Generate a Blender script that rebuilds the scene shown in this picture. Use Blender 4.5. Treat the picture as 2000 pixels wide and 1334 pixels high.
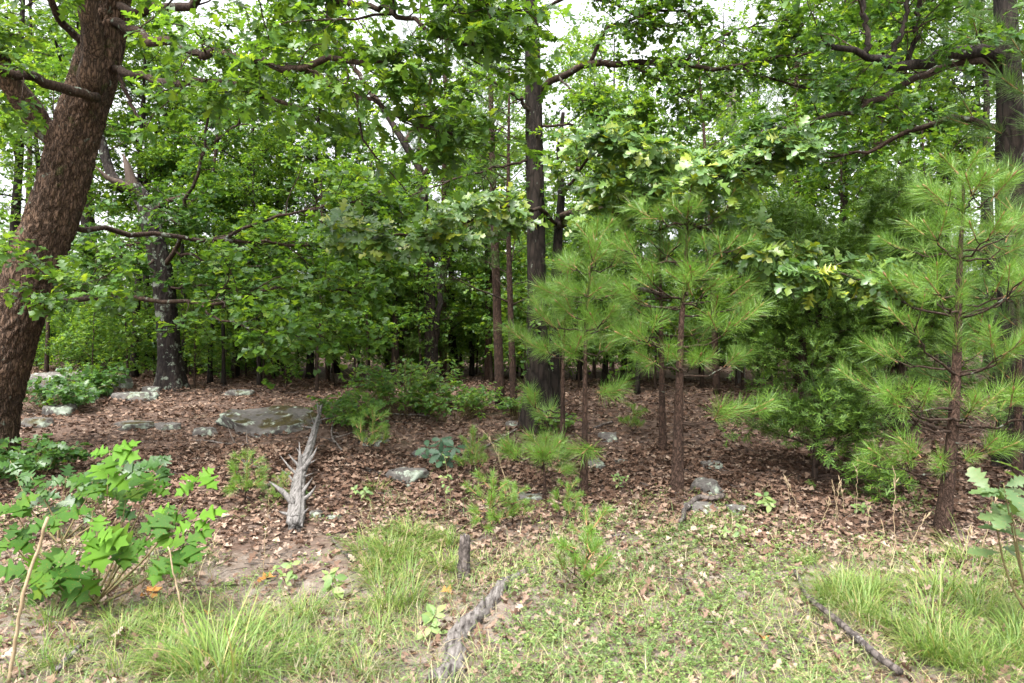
import bpy, math, random
import numpy as np
from mathutils import Matrix, Vector, noise as mnoise

# ------------------------------------------------------------------ camera, sky, sun, exposure
scene = bpy.context.scene
for o in list(bpy.data.objects):
    bpy.data.objects.remove(o)
COL = scene.collection
CAM_Z, PITCH, FPX = 1.6, math.radians(1.0), 1333.3
cam_d = bpy.data.cameras.new('camera'); cam = bpy.data.objects.new('camera', cam_d); COL.objects.link(cam)
cam.location = (0, 0, CAM_Z); cam.rotation_euler = (math.pi/2 + PITCH, 0, 0)
cam_d.lens = 24; cam_d.sensor_width = 36; cam_d.clip_start = .05; cam_d.clip_end = 2000
cam_d.dof.use_dof = True; cam_d.dof.focus_distance = 7.5; cam_d.dof.aperture_fstop = 3.5
scene.camera = cam

SUN_EL, SUN_AZ = 62, 205                       # degrees, azimuth clockwise from +Y: high, behind the camera
world = bpy.data.worlds.new('World'); scene.world = world; world.use_nodes = True
nt = world.node_tree; bg = nt.nodes['Background']
sky = nt.nodes.new('ShaderNodeTexSky'); sky.sky_type = 'NISHITA'; sky.sun_disc = False
sky.sun_elevation = math.radians(SUN_EL); sky.sun_rotation = math.radians(SUN_AZ)
sky.air_density = 1.0; sky.dust_density = 6.0; sky.ozone_density = 1.0
hs = nt.nodes.new('ShaderNodeHueSaturation'); hs.inputs['Saturation'].default_value = .14; hs.inputs['Value'].default_value = 1.0
nt.links.new(sky.outputs[0], hs.inputs['Color']); nt.links.new(hs.outputs[0], bg.inputs[0])
bg.inputs[1].default_value = .15
sun_d = bpy.data.lights.new('sun', 'SUN'); sun_d.energy = 1.1; sun_d.angle = math.radians(28); sun_d.color = (1, .96, .9)
sun = bpy.data.objects.new('sun', sun_d); COL.objects.link(sun)
_a, _e = math.radians(SUN_AZ), math.radians(SUN_EL)
sun.rotation_euler = Vector((math.sin(_a)*math.cos(_e), math.cos(_a)*math.cos(_e), math.sin(_e))).to_track_quat('Z', 'Y').to_euler()
sun.location = (-6, -12, 25)
vs = scene.view_settings; vs.view_transform = 'Standard'; vs.look = 'None'; vs.gamma = 1; vs.use_curve_mapping = False
vs.exposure = 2.28
cy = scene.cycles
cy.max_bounces = 5; cy.diffuse_bounces = 4; cy.transmission_bounces = 3; cy.glossy_bounces = 2; cy.caustics_reflective = False; cy.caustics_refractive = False
cy.use_denoising = True

rng = np.random.default_rng(7)
random.seed(7)

# ------------------------------------------------------------------ pixels to places
def ray(px, py):
    x, u = (px-1000)/FPX, (667-py)/FPX
    c, s = math.cos(PITCH), math.sin(PITCH)
    return np.array([x, c - u*s, s + u*c])
def P(px, py, d):
    r = ray(px, py); r = r/r[1]*d
    return r + np.array([0, 0, CAM_Z])
def project(V):
    V = np.asarray(V) - np.array([0, 0, CAM_Z]); c, s = math.cos(PITCH), math.sin(PITCH)
    f = V[:, 1]*c + V[:, 2]*s; u = -V[:, 1]*s + V[:, 2]*c
    return 1000 + V[:, 0]/f*FPX, 667 - u/f*FPX, f
HX = np.array([-400, 0, 5, 6, 7, 8.5, 10, 12, 15, 18, 25, 40, 80, 1000.])
HZ = np.array([-.03, -.02, 0, .02, .13, .38, .62, .86, 1.03, 1.14, 1.3, 1.45, 1.5, 1.52])
def gh(x, y):
    x = np.asarray(x, float); y = np.asarray(y, float)
    h = sum(np.interp(y+o, HX, HZ) for o in (-.8, -.4, 0, .4, .8))/5
    sl = np.clip((-x-3)/6, 0, 1)*np.clip((y-7)/6, 0, 1)
    h = h + .22*sl*sl
    n = .05*np.sin(x*1.1+y*.5+1)*np.sin(y*.9-x*.3) + .022*np.sin(x*3.1+y*1.7)*np.cos(y*2.7-x*1.9) + .010*np.sin(x*7.3-y*5.1)
    return h + n*np.clip((y+2)/8, .4, 1.2)
def G(px, py):
    r = ray(px, py); t = np.linspace(1.5, 90, 6000)
    X = r[0]*t; Y = r[1]*t; Z = CAM_Z + r[2]*t
    k = np.nonzero(Z < gh(X, Y))[0]
    k = k[0] if len(k) else 3000
    return np.array([X[k], Y[k], float(gh(X[k], Y[k]))])
def GD(px, d):
    r = ray(px, 690); x = r[0]/r[1]*d
    return np.array([x, d, float(gh(x, d))])
def unit(v):
    return v/np.maximum(np.linalg.norm(v, axis=-1, keepdims=True), 1e-9)

# ------------------------------------------------------------------ mesh helpers
def mesh(name, V, F, mats, mi=None, smooth=False):
    V = np.asarray(V, np.float32); me = bpy.data.meshes.new(name)
    if isinstance(F, np.ndarray): F = [F]
    F = [f for f in F if len(f)]
    me.vertices.add(len(V)); me.vertices.foreach_set('co', V.ravel())
    loops = np.concatenate([f.ravel() for f in F]).astype(np.int32)
    tot = np.concatenate([np.full(len(f), f.shape[1]) for f in F]); st = np.concatenate([[0], np.cumsum(tot)[:-1]]).astype(np.int32)
    me.loops.add(len(loops)); me.polygons.add(len(tot))
    me.loops.foreach_set('vertex_index', loops); me.polygons.foreach_set('loop_start', st)
    if smooth: me.polygons.foreach_set('use_smooth', np.ones(len(tot), bool))
    for m in (mats if isinstance(mats, (list, tuple)) else [mats]): me.materials.append(m)
    if mi is not None: me.polygons.foreach_set('material_index', np.asarray(mi, np.int32))
    me.update(calc_edges=True); me.validate()
    return me
def obj(name, me, parent=None, loc=None):
    o = bpy.data.objects.new(name, me); COL.objects.link(o)
    if parent is not None: o.parent = parent
    if loc is not None: o.location = loc
    return o
def tag(o, label=None, cat=None, group=None, kind=None):
    if label: o['label'] = label
    if cat: o['category'] = cat
    if group: o['group'] = group
    if kind: o['kind'] = kind
    return o
def empty(name, loc, rz=0):
    o = bpy.data.objects.new(name, None); COL.objects.link(o); o.location = loc; o.rotation_euler = (0, 0, rz); o.empty_display_size = .1
    return o
def copy_tree(o, parent=None):
    c = o.copy(); COL.objects.link(c); c.parent = parent
    for ch in list(o.children): copy_tree(ch, c)
    return c
def cat_geo(parts):
    Vs, Fs, n = [], {}, 0
    for V, F in parts:
        for f in (F if isinstance(F, list) else [F]):
            Fs.setdefault(f.shape[1], []).append(f + n)
        Vs.append(V); n += len(V)
    return np.concatenate(Vs), [np.concatenate(f) for f in Fs.values()]
def tubes(Pt, R, m, lump=0, seed=0):
    """Pt (N,K,3), R (N,K) -> V, quads"""
    N, K, _ = Pt.shape
    T = unit(np.gradient(Pt, axis=1)); mean = unit(Pt[:, -1]-Pt[:, 0])
    ref = np.where(np.abs(mean[:, 2:3]) > .8, np.array([[1., 0, 0]]), np.array([[0, 0, 1.]]))
    U = unit(np.cross(T, np.repeat(ref[:, None], K, 1))); W = np.cross(T, U)
    a = np.arange(m)/m*2*np.pi
    Rm = np.repeat(R[:, :, None], m, 2)
    if lump:
        g = np.random.default_rng(seed)
        s = np.arange(K)[None, :, None]
        for f in (1, 2, 3):
            Rm = Rm*(1 + lump/f*np.sin(f*a[None, None]+g.uniform(0, 6, (N, 1, 1))+s*g.uniform(.2, 1.1, (N, 1, 1)))) 
        Rm = Rm*(1 + lump*.6*g.standard_normal((N, K, m)))
    V = Pt[:, :, None] + Rm[..., None]*(np.cos(a)[None, None, :, None]*U[:, :, None] + np.sin(a)[None, None, :, None]*W[:, :, None])
    idx = np.arange(N*K*m).reshape(N, K, m)
    A = idx[:, :-1]; B = idx[:, 1:]
    F = np.stack([A, np.roll(A, -1, 2), np.roll(B, -1, 2), B], -1).reshape(-1, 4)
    # caps
    return V.reshape(-1, 3), F
def capped(Pt, R, m, lump=0, seed=0):
    V, F = tubes(Pt[None], R[None], m, lump, seed); K = len(Pt); n = len(V)
    V = np.concatenate([V, Pt[:1], Pt[-1:]]); i = np.arange(m); j = (i+1) % m
    c0 = np.stack([np.full(m, n), j, i], -1); c1 = np.stack([np.full(m, n+1), (K-1)*m+i, (K-1)*m+j], -1)
    return V, [F, np.concatenate([c0, c1])]
def smooth_poly(pts, K):
    p = np.asarray(pts, float); n = len(p)
    if n == 2: return p[0] + (p[1]-p[0])*np.linspace(0, 1, K)[:, None]
    q = np.concatenate([[2*p[0]-p[1]], p, [2*p[-1]-p[-2]]])
    L = np.concatenate([[0], np.cumsum(np.linalg.norm(np.diff(p, axis=0), axis=1))]); L /= L[-1]
    t = np.linspace(0, 1, K); s = np.clip(np.searchsorted(L, t, side='right')-1, 0, n-2); u = ((t-L[s])/(L[s+1]-L[s]))[:, None]
    a, b, c, d = q[s], q[s+1], q[s+2], q[s+3]
    return .5*((2*b)+(c-a)*u+(2*a-5*b+4*c-d)*u*u+(3*b-a-3*c+d)*u**3)
def vnoise(V, sc, octv=3, seed=0):
    o = Vector((seed*17.3, seed*5.1, seed*9.7))
    return np.array([mnoise.fractal(Vector(v)*sc+o, 1.0, 2.0, octv) for v in V])

# ------------------------------------------------------------------ materials
def newmat(name):
    m = bpy.data.materials.new(name); m.use_nodes = True
    t = m.node_tree; t.nodes.clear()
    return m, t, t.nodes.new('ShaderNodeOutputMaterial')
def N(t, kind, **kw):
    n = t.nodes.new('ShaderNode'+kind)
    for k, v in kw.items():
        if k in n.inputs: n.inputs[k].default_value = v
        else: setattr(n, k, v)
    return n
def ramp(t, stops, src=None, interp='LINEAR'):
    r = t.nodes.new('ShaderNodeValToRGB'); r.color_ramp.interpolation = interp; e = r.color_ramp.elements
    while len(e) < len(stops): e.new(.5)
    for i, (p, c) in enumerate(stops): e[i].position = p; e[i].color = (*c, 1) if len(c) == 3 else c
    if src is not None: t.links.new(src, r.inputs[0])
    return r
def mixc(t, fac, a, b, mode='MIX'):
    m = t.nodes.new('ShaderNodeMix'); m.data_type = 'RGBA'; m.blend_type = mode
    for s, v in ((0, fac), (6, a), (7, b)):
        if isinstance(v, (int, float)): m.inputs[s].default_value = v
        elif isinstance(v, tuple): m.inputs[s].default_value = (*v, 1)
        else: t.links.new(v, m.inputs[s])
    return m.outputs[2]
def island_random(t):
    g = N(t, 'NewGeometry'); oi = N(t, 'ObjectInfo')
    a = N(t, 'Math', operation='ADD'); t.links.new(g.outputs['Random Per Island'], a.inputs[0]); t.links.new(oi.outputs['Random'], a.inputs[1])
    f = N(t, 'Math', operation='FRACT'); t.links.new(a.outputs[0], f.inputs[0])
    return f.outputs[0]
def leaf_mat(name, stops, trans=.42, tint=(1.5, 1.45, .55), rough=.42, spec=.45, patch=None):
    m, t, out = newmat(name); L = t.links.new
    r = ramp(t, stops, island_random(t))
    col = r.outputs[0]
    ge = N(t, 'TexCoord'); nz = N(t, 'TexNoise', Scale=1.3, Detail=2.0); L(ge.outputs['Object'], nz.inputs['Vector'])
    sh = ramp(t, [(.3, (.72, .76, .8)), (.7, (1.2, 1.16, 1.05))], nz.outputs[0])
    col = mixc(t, 1.0, col, sh.outputs[0], 'MULTIPLY')
    if patch:
        n2 = N(t, 'TexNoise', Scale=patch[0], Detail=3.0); L(ge.outputs['Object'], n2.inputs['Vector'])
        pr = ramp(t, [(.62, (0, 0, 0)), (.68, (1, 1, 1))], n2.outputs[0])
        col = mixc(t, pr.outputs[0], col, patch[1])
    p = N(t, 'BsdfPrincipled', Roughness=rough); p.inputs['Specular IOR Level'].default_value = spec
    L(col, p.inputs['Base Color'])
    tr = N(t, 'BsdfTranslucent'); L(mixc(t, 1.0, col, tint, 'MULTIPLY'), tr.inputs[0])
    mx = N(t, 'MixShader'); mx.inputs[0].default_value = trans
    L(p.outputs[0], mx.inputs[1]); L(tr.outputs[0], mx.inputs[2]); L(mx.outputs[0], out.inputs[0])
    return m
def bark_mat(name, dark, light, scale=9, stretch=.22, lichen=0, lichcol=(.15, .17, .135), bump=.6, moss=0):
    m, t, out = newmat(name); L = t.links.new
    tc = N(t, 'TexCoord'); mp = N(t, 'Mapping'); mp.inputs['Scale'].default_value = (1, 1, stretch); L(tc.outputs['Object'], mp.inputs[0])
    v = N(t, 'TexVoronoi', feature='DISTANCE_TO_EDGE', Scale=scale); n = N(t, 'TexNoise', Scale=scale*2.2, Detail=6.0, Roughness=.65)
    n0 = N(t, 'TexNoise', Scale=scale*.9, Detail=3.0); L(mp.outputs[0], n0.inputs['Vector'])
    dv = mixc(t, .10, mp.outputs[0], n0.outputs['Color'], 'ADD'); L(dv, v.inputs['Vector']); L(mp.outputs[0], n.inputs['Vector'])
    vr = ramp(t, [(.0, (0, 0, 0)), (.22, (1, 1, 1))], v.outputs['Distance'])
    h = mixc(t, .55, vr.outputs[0], n.outputs[0])
    c = ramp(t, [(.15, dark), (.75, light)], h)
    col = c.outputs[0]
    nb = N(t, 'TexNoise', Scale=2.3, Detail=4.0); L(tc.outputs['Object'], nb.inputs['Vector'])
    tone = ramp(t, [(.35, (.7, .7, .72)), (.7, (1.25, 1.2, 1.15))], nb.outputs[0]); col = mixc(t, 1, col, tone.outputs[0], 'MULTIPLY')
    if lichen:
        nl = N(t, 'TexNoise', Scale=7.0, Detail=6.0, Roughness=.7); L(tc.outputs['Object'], nl.inputs['Vector'])
        lr = ramp(t, [(.66-lichen*.2, (0, 0, 0)), (.70-lichen*.2, (1, 1, 1))], nl.outputs[0]); col = mixc(t, lr.outputs[0], col, lichcol)
    if moss:
        nl = N(t, 'TexNoise', Scale=3.0, Detail=6.0, Roughness=.7); L(tc.outputs['Object'], nl.inputs['Vector'])
        lr = ramp(t, [(.6, (0, 0, 0)), (.7, (1, 1, 1))], nl.outputs[0]); col = mixc(t, lr.outputs[0], col, (.06, .07, .02))
    p = N(t, 'BsdfPrincipled', Roughness=.92); p.inputs['Specular IOR Level'].default_value = .2; L(col, p.inputs['Base Color'])
    b = N(t, 'Bump', Strength=bump, Distance=.035); L(h, b.inputs['Height']); L(b.outputs[0], p.inputs['Normal'])
    L(p.outputs[0], out.inputs[0])
    return m
def plain_mat(name, stops, scale=12, rough=.9, stretch=(1, 1, 1), bump=.3, island=False, trans=0):
    m, t, out = newmat(name); L = t.links.new
    tc = N(t, 'TexCoord'); mp = N(t, 'Mapping'); mp.inputs['Scale'].default_value = stretch; L(tc.outputs['Object'], mp.inputs[0])
    n = N(t, 'TexNoise', Scale=scale, Detail=6.0, Roughness=.65); L(mp.outputs[0], n.inputs['Vector'])
    if island:
        r = ramp(t, stops, island_random(t)); tone = ramp(t, [(.3, (.75, .75, .75)), (.7, (1.15, 1.15, 1.15))], n.outputs[0])
        col = mixc(t, 1, r.outputs[0], tone.outputs[0], 'MULTIPLY')
    else: col = ramp(t, stops, n.outputs[0]).outputs[0]
    p = N(t, 'BsdfPrincipled', Roughness=rough); p.inputs['Specular IOR Level'].default_value = .25; L(col, p.inputs['Base Color'])
    if bump:
        b = N(t, 'Bump', Strength=bump, Distance=.01); L(n.outputs[0], b.inputs['Height']); L(b.outputs[0], p.inputs['Normal'])
    sh = p.outputs[0]
    if trans:
        tr = N(t, 'BsdfTranslucent'); L(col, tr.inputs[0]); mx = N(t, 'MixShader'); mx.inputs[0].default_value = trans
        L(sh, mx.inputs[1]); L(tr.outputs[0], mx.inputs[2]); sh = mx.outputs[0]
    L(sh, out.inputs[0])
    return m
def rock_mat(name, lich=.5, moss=.3):
    m, t, out = newmat(name); L = t.links.new
    tc = N(t, 'TexCoord'); ob = tc.outputs['Object']
    def nz(s, d=6.0, r=.62):
        n = N(t, 'TexNoise', Scale=s, Detail=d, Roughness=r); L(ob, n.inputs['Vector']); return n.outputs[0]
    base = ramp(t, [(.3, (.05, .047, .042)), (.55, (.11, .10, .092)), (.75, (.16, .15, .138))], nz(6))
    v = N(t, 'TexVoronoi', Scale=9.0); L(ob, v.inputs['Vector'])
    l1 = ramp(t, [(.60-.22*lich, (0, 0, 0)), (.64-.22*lich, (1, 1, 1))], mixc(t, .18, nz(3.6, 9, .68), v.outputs['Distance']))
    lc = ramp(t, [(.3, (.16, .19, .16)), (.6, (.29, .33, .265)), (.8, (.40, .43, .34))], nz(14))
    col = mixc(t, l1.outputs[0], base.outputs[0], lc.outputs[0])
    g = N(t, 'NewGeometry'); sx = N(t, 'SeparateXYZ'); L(g.outputs['Normal'], sx.inputs[0])
    up = ramp(t, [(.35, (0, 0, 0)), (.8, (1, 1, 1))], sx.outputs[2])
    mm = mixc(t, 1, ramp(t, [(.60-.25*moss, (0, 0, 0)), (.68-.25*moss, (1, 1, 1))], nz(3.0, 6, .65)).outputs[0], up.outputs[0], 'MULTIPLY')
    col = mixc(t, mm, col, ramp(t, [(.3, (.018, .014, .007)), (.7, (.060, .050, .016))], nz(22)).outputs[0])
    p = N(t, 'BsdfPrincipled', Roughness=.95); p.inputs['Specular IOR Level'].default_value = .15; L(col, p.inputs['Base Color'])
    b = N(t, 'Bump', Strength=.7, Distance=.03); L(nz(18, 8, .7), b.inputs['Height']); L(b.outputs[0], p.inputs['Normal'])
    L(p.outputs[0], out.inputs[0])
    return m
def ground_mat():
    m, t, out = newmat('forest_floor'); L = t.links.new
    ob = N(t, 'TexCoord').outputs['Object']
    def nz(s, d=6.0, r=.62):
        n = N(t, 'TexNoise', Scale=s, Detail=d, Roughness=r); L(ob, n.inputs['Vector']); return n.outputs[0]
    v = N(t, 'TexVoronoi', Scale=16.0); L(ob, v.inputs['Vector'])
    lit = ramp(t, [(.0, (.030, .017, .012)), (.4, (.075, .049, .037)), (.7, (.115, .081, .064)), (1, (.16, .12, .097))], mixc(t, .5, v.outputs['Color'], nz(30)))
    soil = ramp(t, [(.3, (.095, .073, .057)), (.5, (.165, .135, .110)), (.7, (.25, .215, .185))], nz(9, 8, .7))
    sx = N(t, 'SeparateXYZ'); L(ob, sx.inputs[0])
    mr = N(t, 'MapRange'); mr.inputs[1].default_value = 7.8; mr.inputs[2].default_value = 4.6; L(sx.outputs[1], mr.inputs[0])
    f = N(t, 'Math', operation='MULTIPLY_ADD'); L(nz(1.6, 4, .6), f.inputs[0]); f.inputs[1].default_value = 1.4; f.inputs[2].default_value = -1.15
    f2 = N(t, 'Math', operation='ADD'); L(f.outputs[0], f2.inputs[0]); L(mr.outputs[0], f2.inputs[1])
    fr = ramp(t, [(.05, (0, 0, 0)), (.5, (1, 1, 1))], f2.outputs[0])
    col = mixc(t, fr.outputs[0], lit.outputs[0], soil.outputs[0])
    # moss patches under the trees and low green cover far in
    col = mixc(t, ramp(t, [(.60, (0, 0, 0)), (.72, (.55, .55, .55))], nz(1.1, 5, .6)).outputs[0], col, (.04, .045, .016))
    p = N(t, 'BsdfPrincipled', Roughness=.97); p.inputs['Specular IOR Level'].default_value = .1; L(col, p.inputs['Base Color'])
    b = N(t, 'Bump', Strength=.9, Distance=.03); L(nz(26, 8, .7), b.inputs['Height']); L(b.outputs[0], p.inputs['Normal'])
    L(p.outputs[0], out.inputs[0])
    return m
M = {}
M['ground'] = ground_mat()
M['oak_leaf'] = leaf_mat('oak_leaf_green', [(0, (0.040, 0.100, 0.020)), (.5, (0.065, 0.147, 0.024)), (.85, (0.098, 0.200, 0.031)), (1, (0.152, 0.241, 0.034))], trans=0.52, tint=(1.95, 1.6, .60))
M['oak_dark'] = leaf_mat('oak_leaf_deep_green', [(0, (0.027, 0.075, 0.017)), (.6, (0.046, 0.116, 0.021)), (1, (0.078, 0.161, 0.025))], rough=.36, trans=0.45, tint=(1.95, 1.6, .60))
M['oak_gloss'] = leaf_mat('oak_leaf_glossy', [(0, (0.067, 0.141, 0.039)), (.55, (0.103, 0.191, 0.049)), (.85, (0.167, 0.248, 0.036)), (1, (0.283, 0.313, 0.030))], trans=.36, rough=.38, spec=.6)
M['far_leaf'] = leaf_mat('woodland_leaf', [(0, (0.045, 0.115, 0.024)), (.5, (0.076, 0.168, 0.031)), (1, (0.136, 0.232, 0.036))], trans=0.56, tint=(1.95, 1.6, .60))
M['under_leaf'] = leaf_mat('understory_leaf', [(0, (0.055, 0.137, 0.031)), (.5, (0.089, 0.189, 0.036)), (1, (0.145, 0.248, 0.043))], trans=0.56, tint=(1.95, 1.6, .60))
M['sap_leaf'] = leaf_mat('sapling_leaf', [(0, (0.031, 0.094, 0.010)), (.5, (0.046, 0.123, 0.011)), (.9, (0.069, 0.153, 0.012)), (1, (0.090, 0.156, 0.011))], trans=.42, rough=.6, spec=.2, patch=(22, (0.140, 0.107, 0.014)))
M['sap_bright'] = leaf_mat('sapling_leaf_young', [(0, (0.079, 0.192, 0.016)), (1, (0.111, 0.236, 0.020))], trans=.45, rough=.6, spec=.2)
M['white_oak'] = leaf_mat('white_oak_leaf', [(0, (0.070, 0.128, 0.045)), (1, (0.109, 0.168, 0.057))], trans=.35, rough=.5, patch=(14, (0.160, 0.134, 0.048)))
M['bluish'] = leaf_mat('seedling_leaf_bluish', [(0, (.035, .085, .045)), (1, (.055, .115, .060))], trans=.3, rough=.5)
M['cedar'] = leaf_mat('cedar_foliage', [(0, (0.043, 0.097, 0.014)), (.5, (0.074, 0.150, 0.018)), (.9, (0.117, 0.220, 0.021)), (1, (0.195, 0.282, 0.031))], trans=.2, tint=(1.2, 1.2, .6), rough=.6)
M['needle'] = leaf_mat('pine_needle', [(0, (0.098, 0.210, 0.030)), (.5, (0.147, 0.287, 0.039)), (.955, (0.220, 0.364, 0.054)), (.975, (0.171, 0.085, 0.030)), (1, (0.164, 0.092, 0.030))], trans=.3, tint=(1.2, 1.2, .6), rough=.4, spec=.6)
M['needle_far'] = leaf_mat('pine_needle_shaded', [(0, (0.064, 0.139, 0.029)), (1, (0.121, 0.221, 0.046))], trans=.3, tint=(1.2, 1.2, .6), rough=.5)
M['shoot'] = plain_mat('pine_shoot', [(.3, (0.180, 0.099, 0.045)), (.7, (0.306, 0.189, 0.099))], scale=40)
M['grass'] = leaf_mat('grass_blade', [(0, (0.094, 0.174, 0.033)), (.6, (0.151, 0.238, 0.049)), (.85, (0.228, 0.284, 0.075)), (1, (0.360, 0.293, 0.131))], trans=.4, tint=(1.2, 1.2, .7), rough=.5)
M['grass2'] = leaf_mat('sparse_grass_blade', [(0, (0.095, 0.167, 0.044)), (.5, (0.155, 0.223, 0.068)), (.7, (0.286, 0.259, 0.138)), (1, (0.389, 0.334, 0.217))], trans=.35, tint=(1.2, 1.2, .7), rough=.5)
M['herb'] = leaf_mat('herb_leaf', [(0, (0.109, 0.191, 0.059)), (.6, (0.170, 0.255, 0.081)), (1, (0.243, 0.308, 0.107))], trans=.4, rough=.5)
M['straw'] = plain_mat('dry_straw', [(.3, (0.216, 0.156, 0.090)), (.7, (0.330, 0.258, 0.168))], scale=20)
M['litter'] = plain_mat('dead_leaf', [(0, (0.048, 0.025, 0.015)), (.3, (0.095, 0.054, 0.035)), (.65, (0.151, 0.092, 0.063)), (.9, (0.211, 0.143, 0.103)), (1, (0.255, 0.191, 0.145))], scale=25, island=True, trans=.12, bump=.2)
M['litter_pale'] = plain_mat('dead_leaf_bleached', [(0, (0.105, 0.061, 0.040)), (.4, (0.184, 0.121, 0.088)), (.8, (0.263, 0.193, 0.146)), (1, (0.329, 0.256, 0.202))], scale=25, island=True, trans=.12, bump=.2)
M['litter_orange'] = plain_mat('dead_leaf_orange', [(0, (0.270, 0.120, 0.030)), (1, (0.360, 0.195, 0.060))], scale=25, island=True, trans=.15, bump=.2)
M['needle_dead'] = plain_mat('dead_needle', [(0, (0.119, 0.052, 0.025)), (1, (0.224, 0.126, 0.070))], island=True, bump=0)
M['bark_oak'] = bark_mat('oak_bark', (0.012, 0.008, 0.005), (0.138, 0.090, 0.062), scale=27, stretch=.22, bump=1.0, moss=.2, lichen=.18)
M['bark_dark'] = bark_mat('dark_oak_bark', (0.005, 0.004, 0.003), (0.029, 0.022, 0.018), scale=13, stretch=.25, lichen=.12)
M['bark_lichen'] = bark_mat('lichened_oak_bark', (0.006, 0.004, 0.004), (0.027, 0.022, 0.019), scale=12, stretch=.25, lichen=.5)
M['bark_twig'] = bark_mat('twig_bark', (0.016, 0.010, 0.007), (0.054, 0.036, 0.026), scale=22, stretch=.4, lichen=.3, bump=.4)
M['bark_pine'] = bark_mat('pine_bark', (0.018, 0.011, 0.007), (0.075, 0.046, 0.034), scale=26, stretch=.4, bump=.7)
M['bark_cedar'] = bark_mat('cedar_bark', (0.017, 0.012, 0.009), (0.075, 0.052, 0.041), scale=22, stretch=.08, bump=.7)
M['bark_grey'] = bark_mat('grey_dead_bark', (0.062, 0.053, 0.046), (0.186, 0.164, 0.149), scale=14, stretch=.2, bump=.8)
M['deadwood'] = plain_mat('weathered_grey_wood', [(.34, (0.024, 0.021, 0.019)), (.46, (0.105, 0.097, 0.091)), (.70, (0.190, 0.179, 0.172))], scale=34, stretch=(1.6, .22, .8), bump=1.0)
M['splinter'] = plain_mat('torn_heartwood', [(.3, (0.032, 0.020, 0.014)), (.7, (0.084, 0.063, 0.050))], scale=14, stretch=(1.5, 1.5, .15), bump=.8)
M['logwood'] = bark_mat('rotting_log_wood', (0.030, 0.025, 0.024), (0.200, 0.178, 0.166), scale=13, stretch=.5, bump=.9, lichen=.25, lichcol=(0.240, 0.232, 0.220))
M['stick'] = bark_mat('stick_bark', (0.023, 0.019, 0.017), (0.116, 0.099, 0.090), scale=16, stretch=.5, lichen=.25, lichcol=(0.232, 0.220, 0.209))
M['loggrain'] = plain_mat('weathered_log_grain', [(.36, (.020, .016, .014)), (.50, (.095, .084, .077)), (.70, (.20, .183, .172))], scale=30, stretch=(1.5, .22, 1.), bump=1.)
M['rock'] = rock_mat('lichened_rock', .30, .2)
M['rock_moss'] = rock_mat('mossy_lichened_rock', .25, .55)
M['stem'] = plain_mat('green_brown_stem', [(.3, (.10, .07, .035)), (.7, (.16, .14, .06))], scale=20)

# ------------------------------------------------------------------ leaf shapes (unit length along +Y)
def lobed(half, fold=.18, curl=.16, wob=0, seed=0):
    g = np.random.default_rng(seed); V = []; n = len(half)
    for k, (t, w) in enumerate(half):
        z = -curl*t*t; tm = min(q[0] for q in half[k:])      # the midrib never runs backwards
        V += [(0, tm, -curl*tm*tm), (w, t, z + fold*w + wob*g.uniform(-1, 1)), (-w, t, z + fold*w + wob*g.uniform(-1, 1))]
    F = []
    for i in range(n-1):
        a, b = 3*i, 3*i+3
        F += [(a, a+1, b+1, b), (a+2, a, b, b+2)]
    return np.array(V), np.array(F)
RED = [(0, .008), (.16, .012), (.20, .06), (.35, .24), (.33, .06), (.60, .40), (.52, .07), (.84, .34), (.74, .06), (.95, .15), (1, .004)]
SAP = [(0, .010), (.09, .014), (.13, .12), (.25, .33), (.31, .34), (.33, .19), (.40, .19), (.52, .47), (.59, .47), (.58, .20), (.66, .18), (.80, .32), (.83, .13), (1, .02)]
RED_M = [(0, .01), (.18, .03), (.36, .25), (.42, .09), (.66, .37), (.68, .12), (.88, .20), (1, .01)]
WHITE = [(0, .008), (.12, .02), (.25, .14), (.30, .10), (.44, .24), (.49, .12), (.63, .31), (.69, .16), (.83, .24), (.88, .13), (.97, .10), (1, .01)]
OVAL = [(0, .01), (.15, .05), (.4, .26), (.7, .24), (1, .01)]
T_SAP = [lobed(SAP, f, c, .006, s) for s, (f, c) in enumerate(((.03, .04), (.10, .14), (.16, .26)))]
T_RED = [lobed(RED, .2, c, .03, s) for s, c in enumerate((.05, .2, .35))]
T_REDM = lobed(RED_M, .2, .2)
T_WHITE = [lobed(WHITE, .15, c, .03, s) for s, c in enumerate((.05, .2, .3))]
T_OVAL = lobed(OVAL, .2, .2)
T_DIA = (np.array([(0, 0, 0), (.27, .5, .05), (0, 1, -.12), (-.27, .5, .05)]), np.array([(0, 1, 2), (0, 2, 3)]))
T_NOTCH = (np.array([(0, .12, 0), (.30, .42, .06), (.075, .46, 0), (.34, .82, .02), (0, 1, -.12), (-.34, .82, .02), (-.075, .46, 0), (-.30, .42, .06)]),
           np.array([(0, 1, 2), (2, 3, 4), (4, 5, 6), (6, 7, 0), (0, 2, 6), (2, 4, 6)]))
T_DEAD = [lobed(RED_M, f, c, .05, s) for s, (f, c) in enumerate(((.5, .5), (-.4, -.45), (.7, -.3), (.3, .7)))]

def put(tpl, pos, f, n, size):
    Vt, Ft = tpl; n = unit(n - (n*f).sum(1, keepdims=True)*f); s = np.cross(f, n)
    A = pos[:, None] + size[:, None, None]*(Vt[None, :, 0:1]*s[:, None] + Vt[None, :, 1:2]*f[:, None] + Vt[None, :, 2:3]*n[:, None])
    F = (Ft[None] + (np.arange(len(pos))*len(Vt))[:, None, None]).reshape(-1, Ft.shape[1])
    return A.reshape(-1, 3), F

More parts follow.
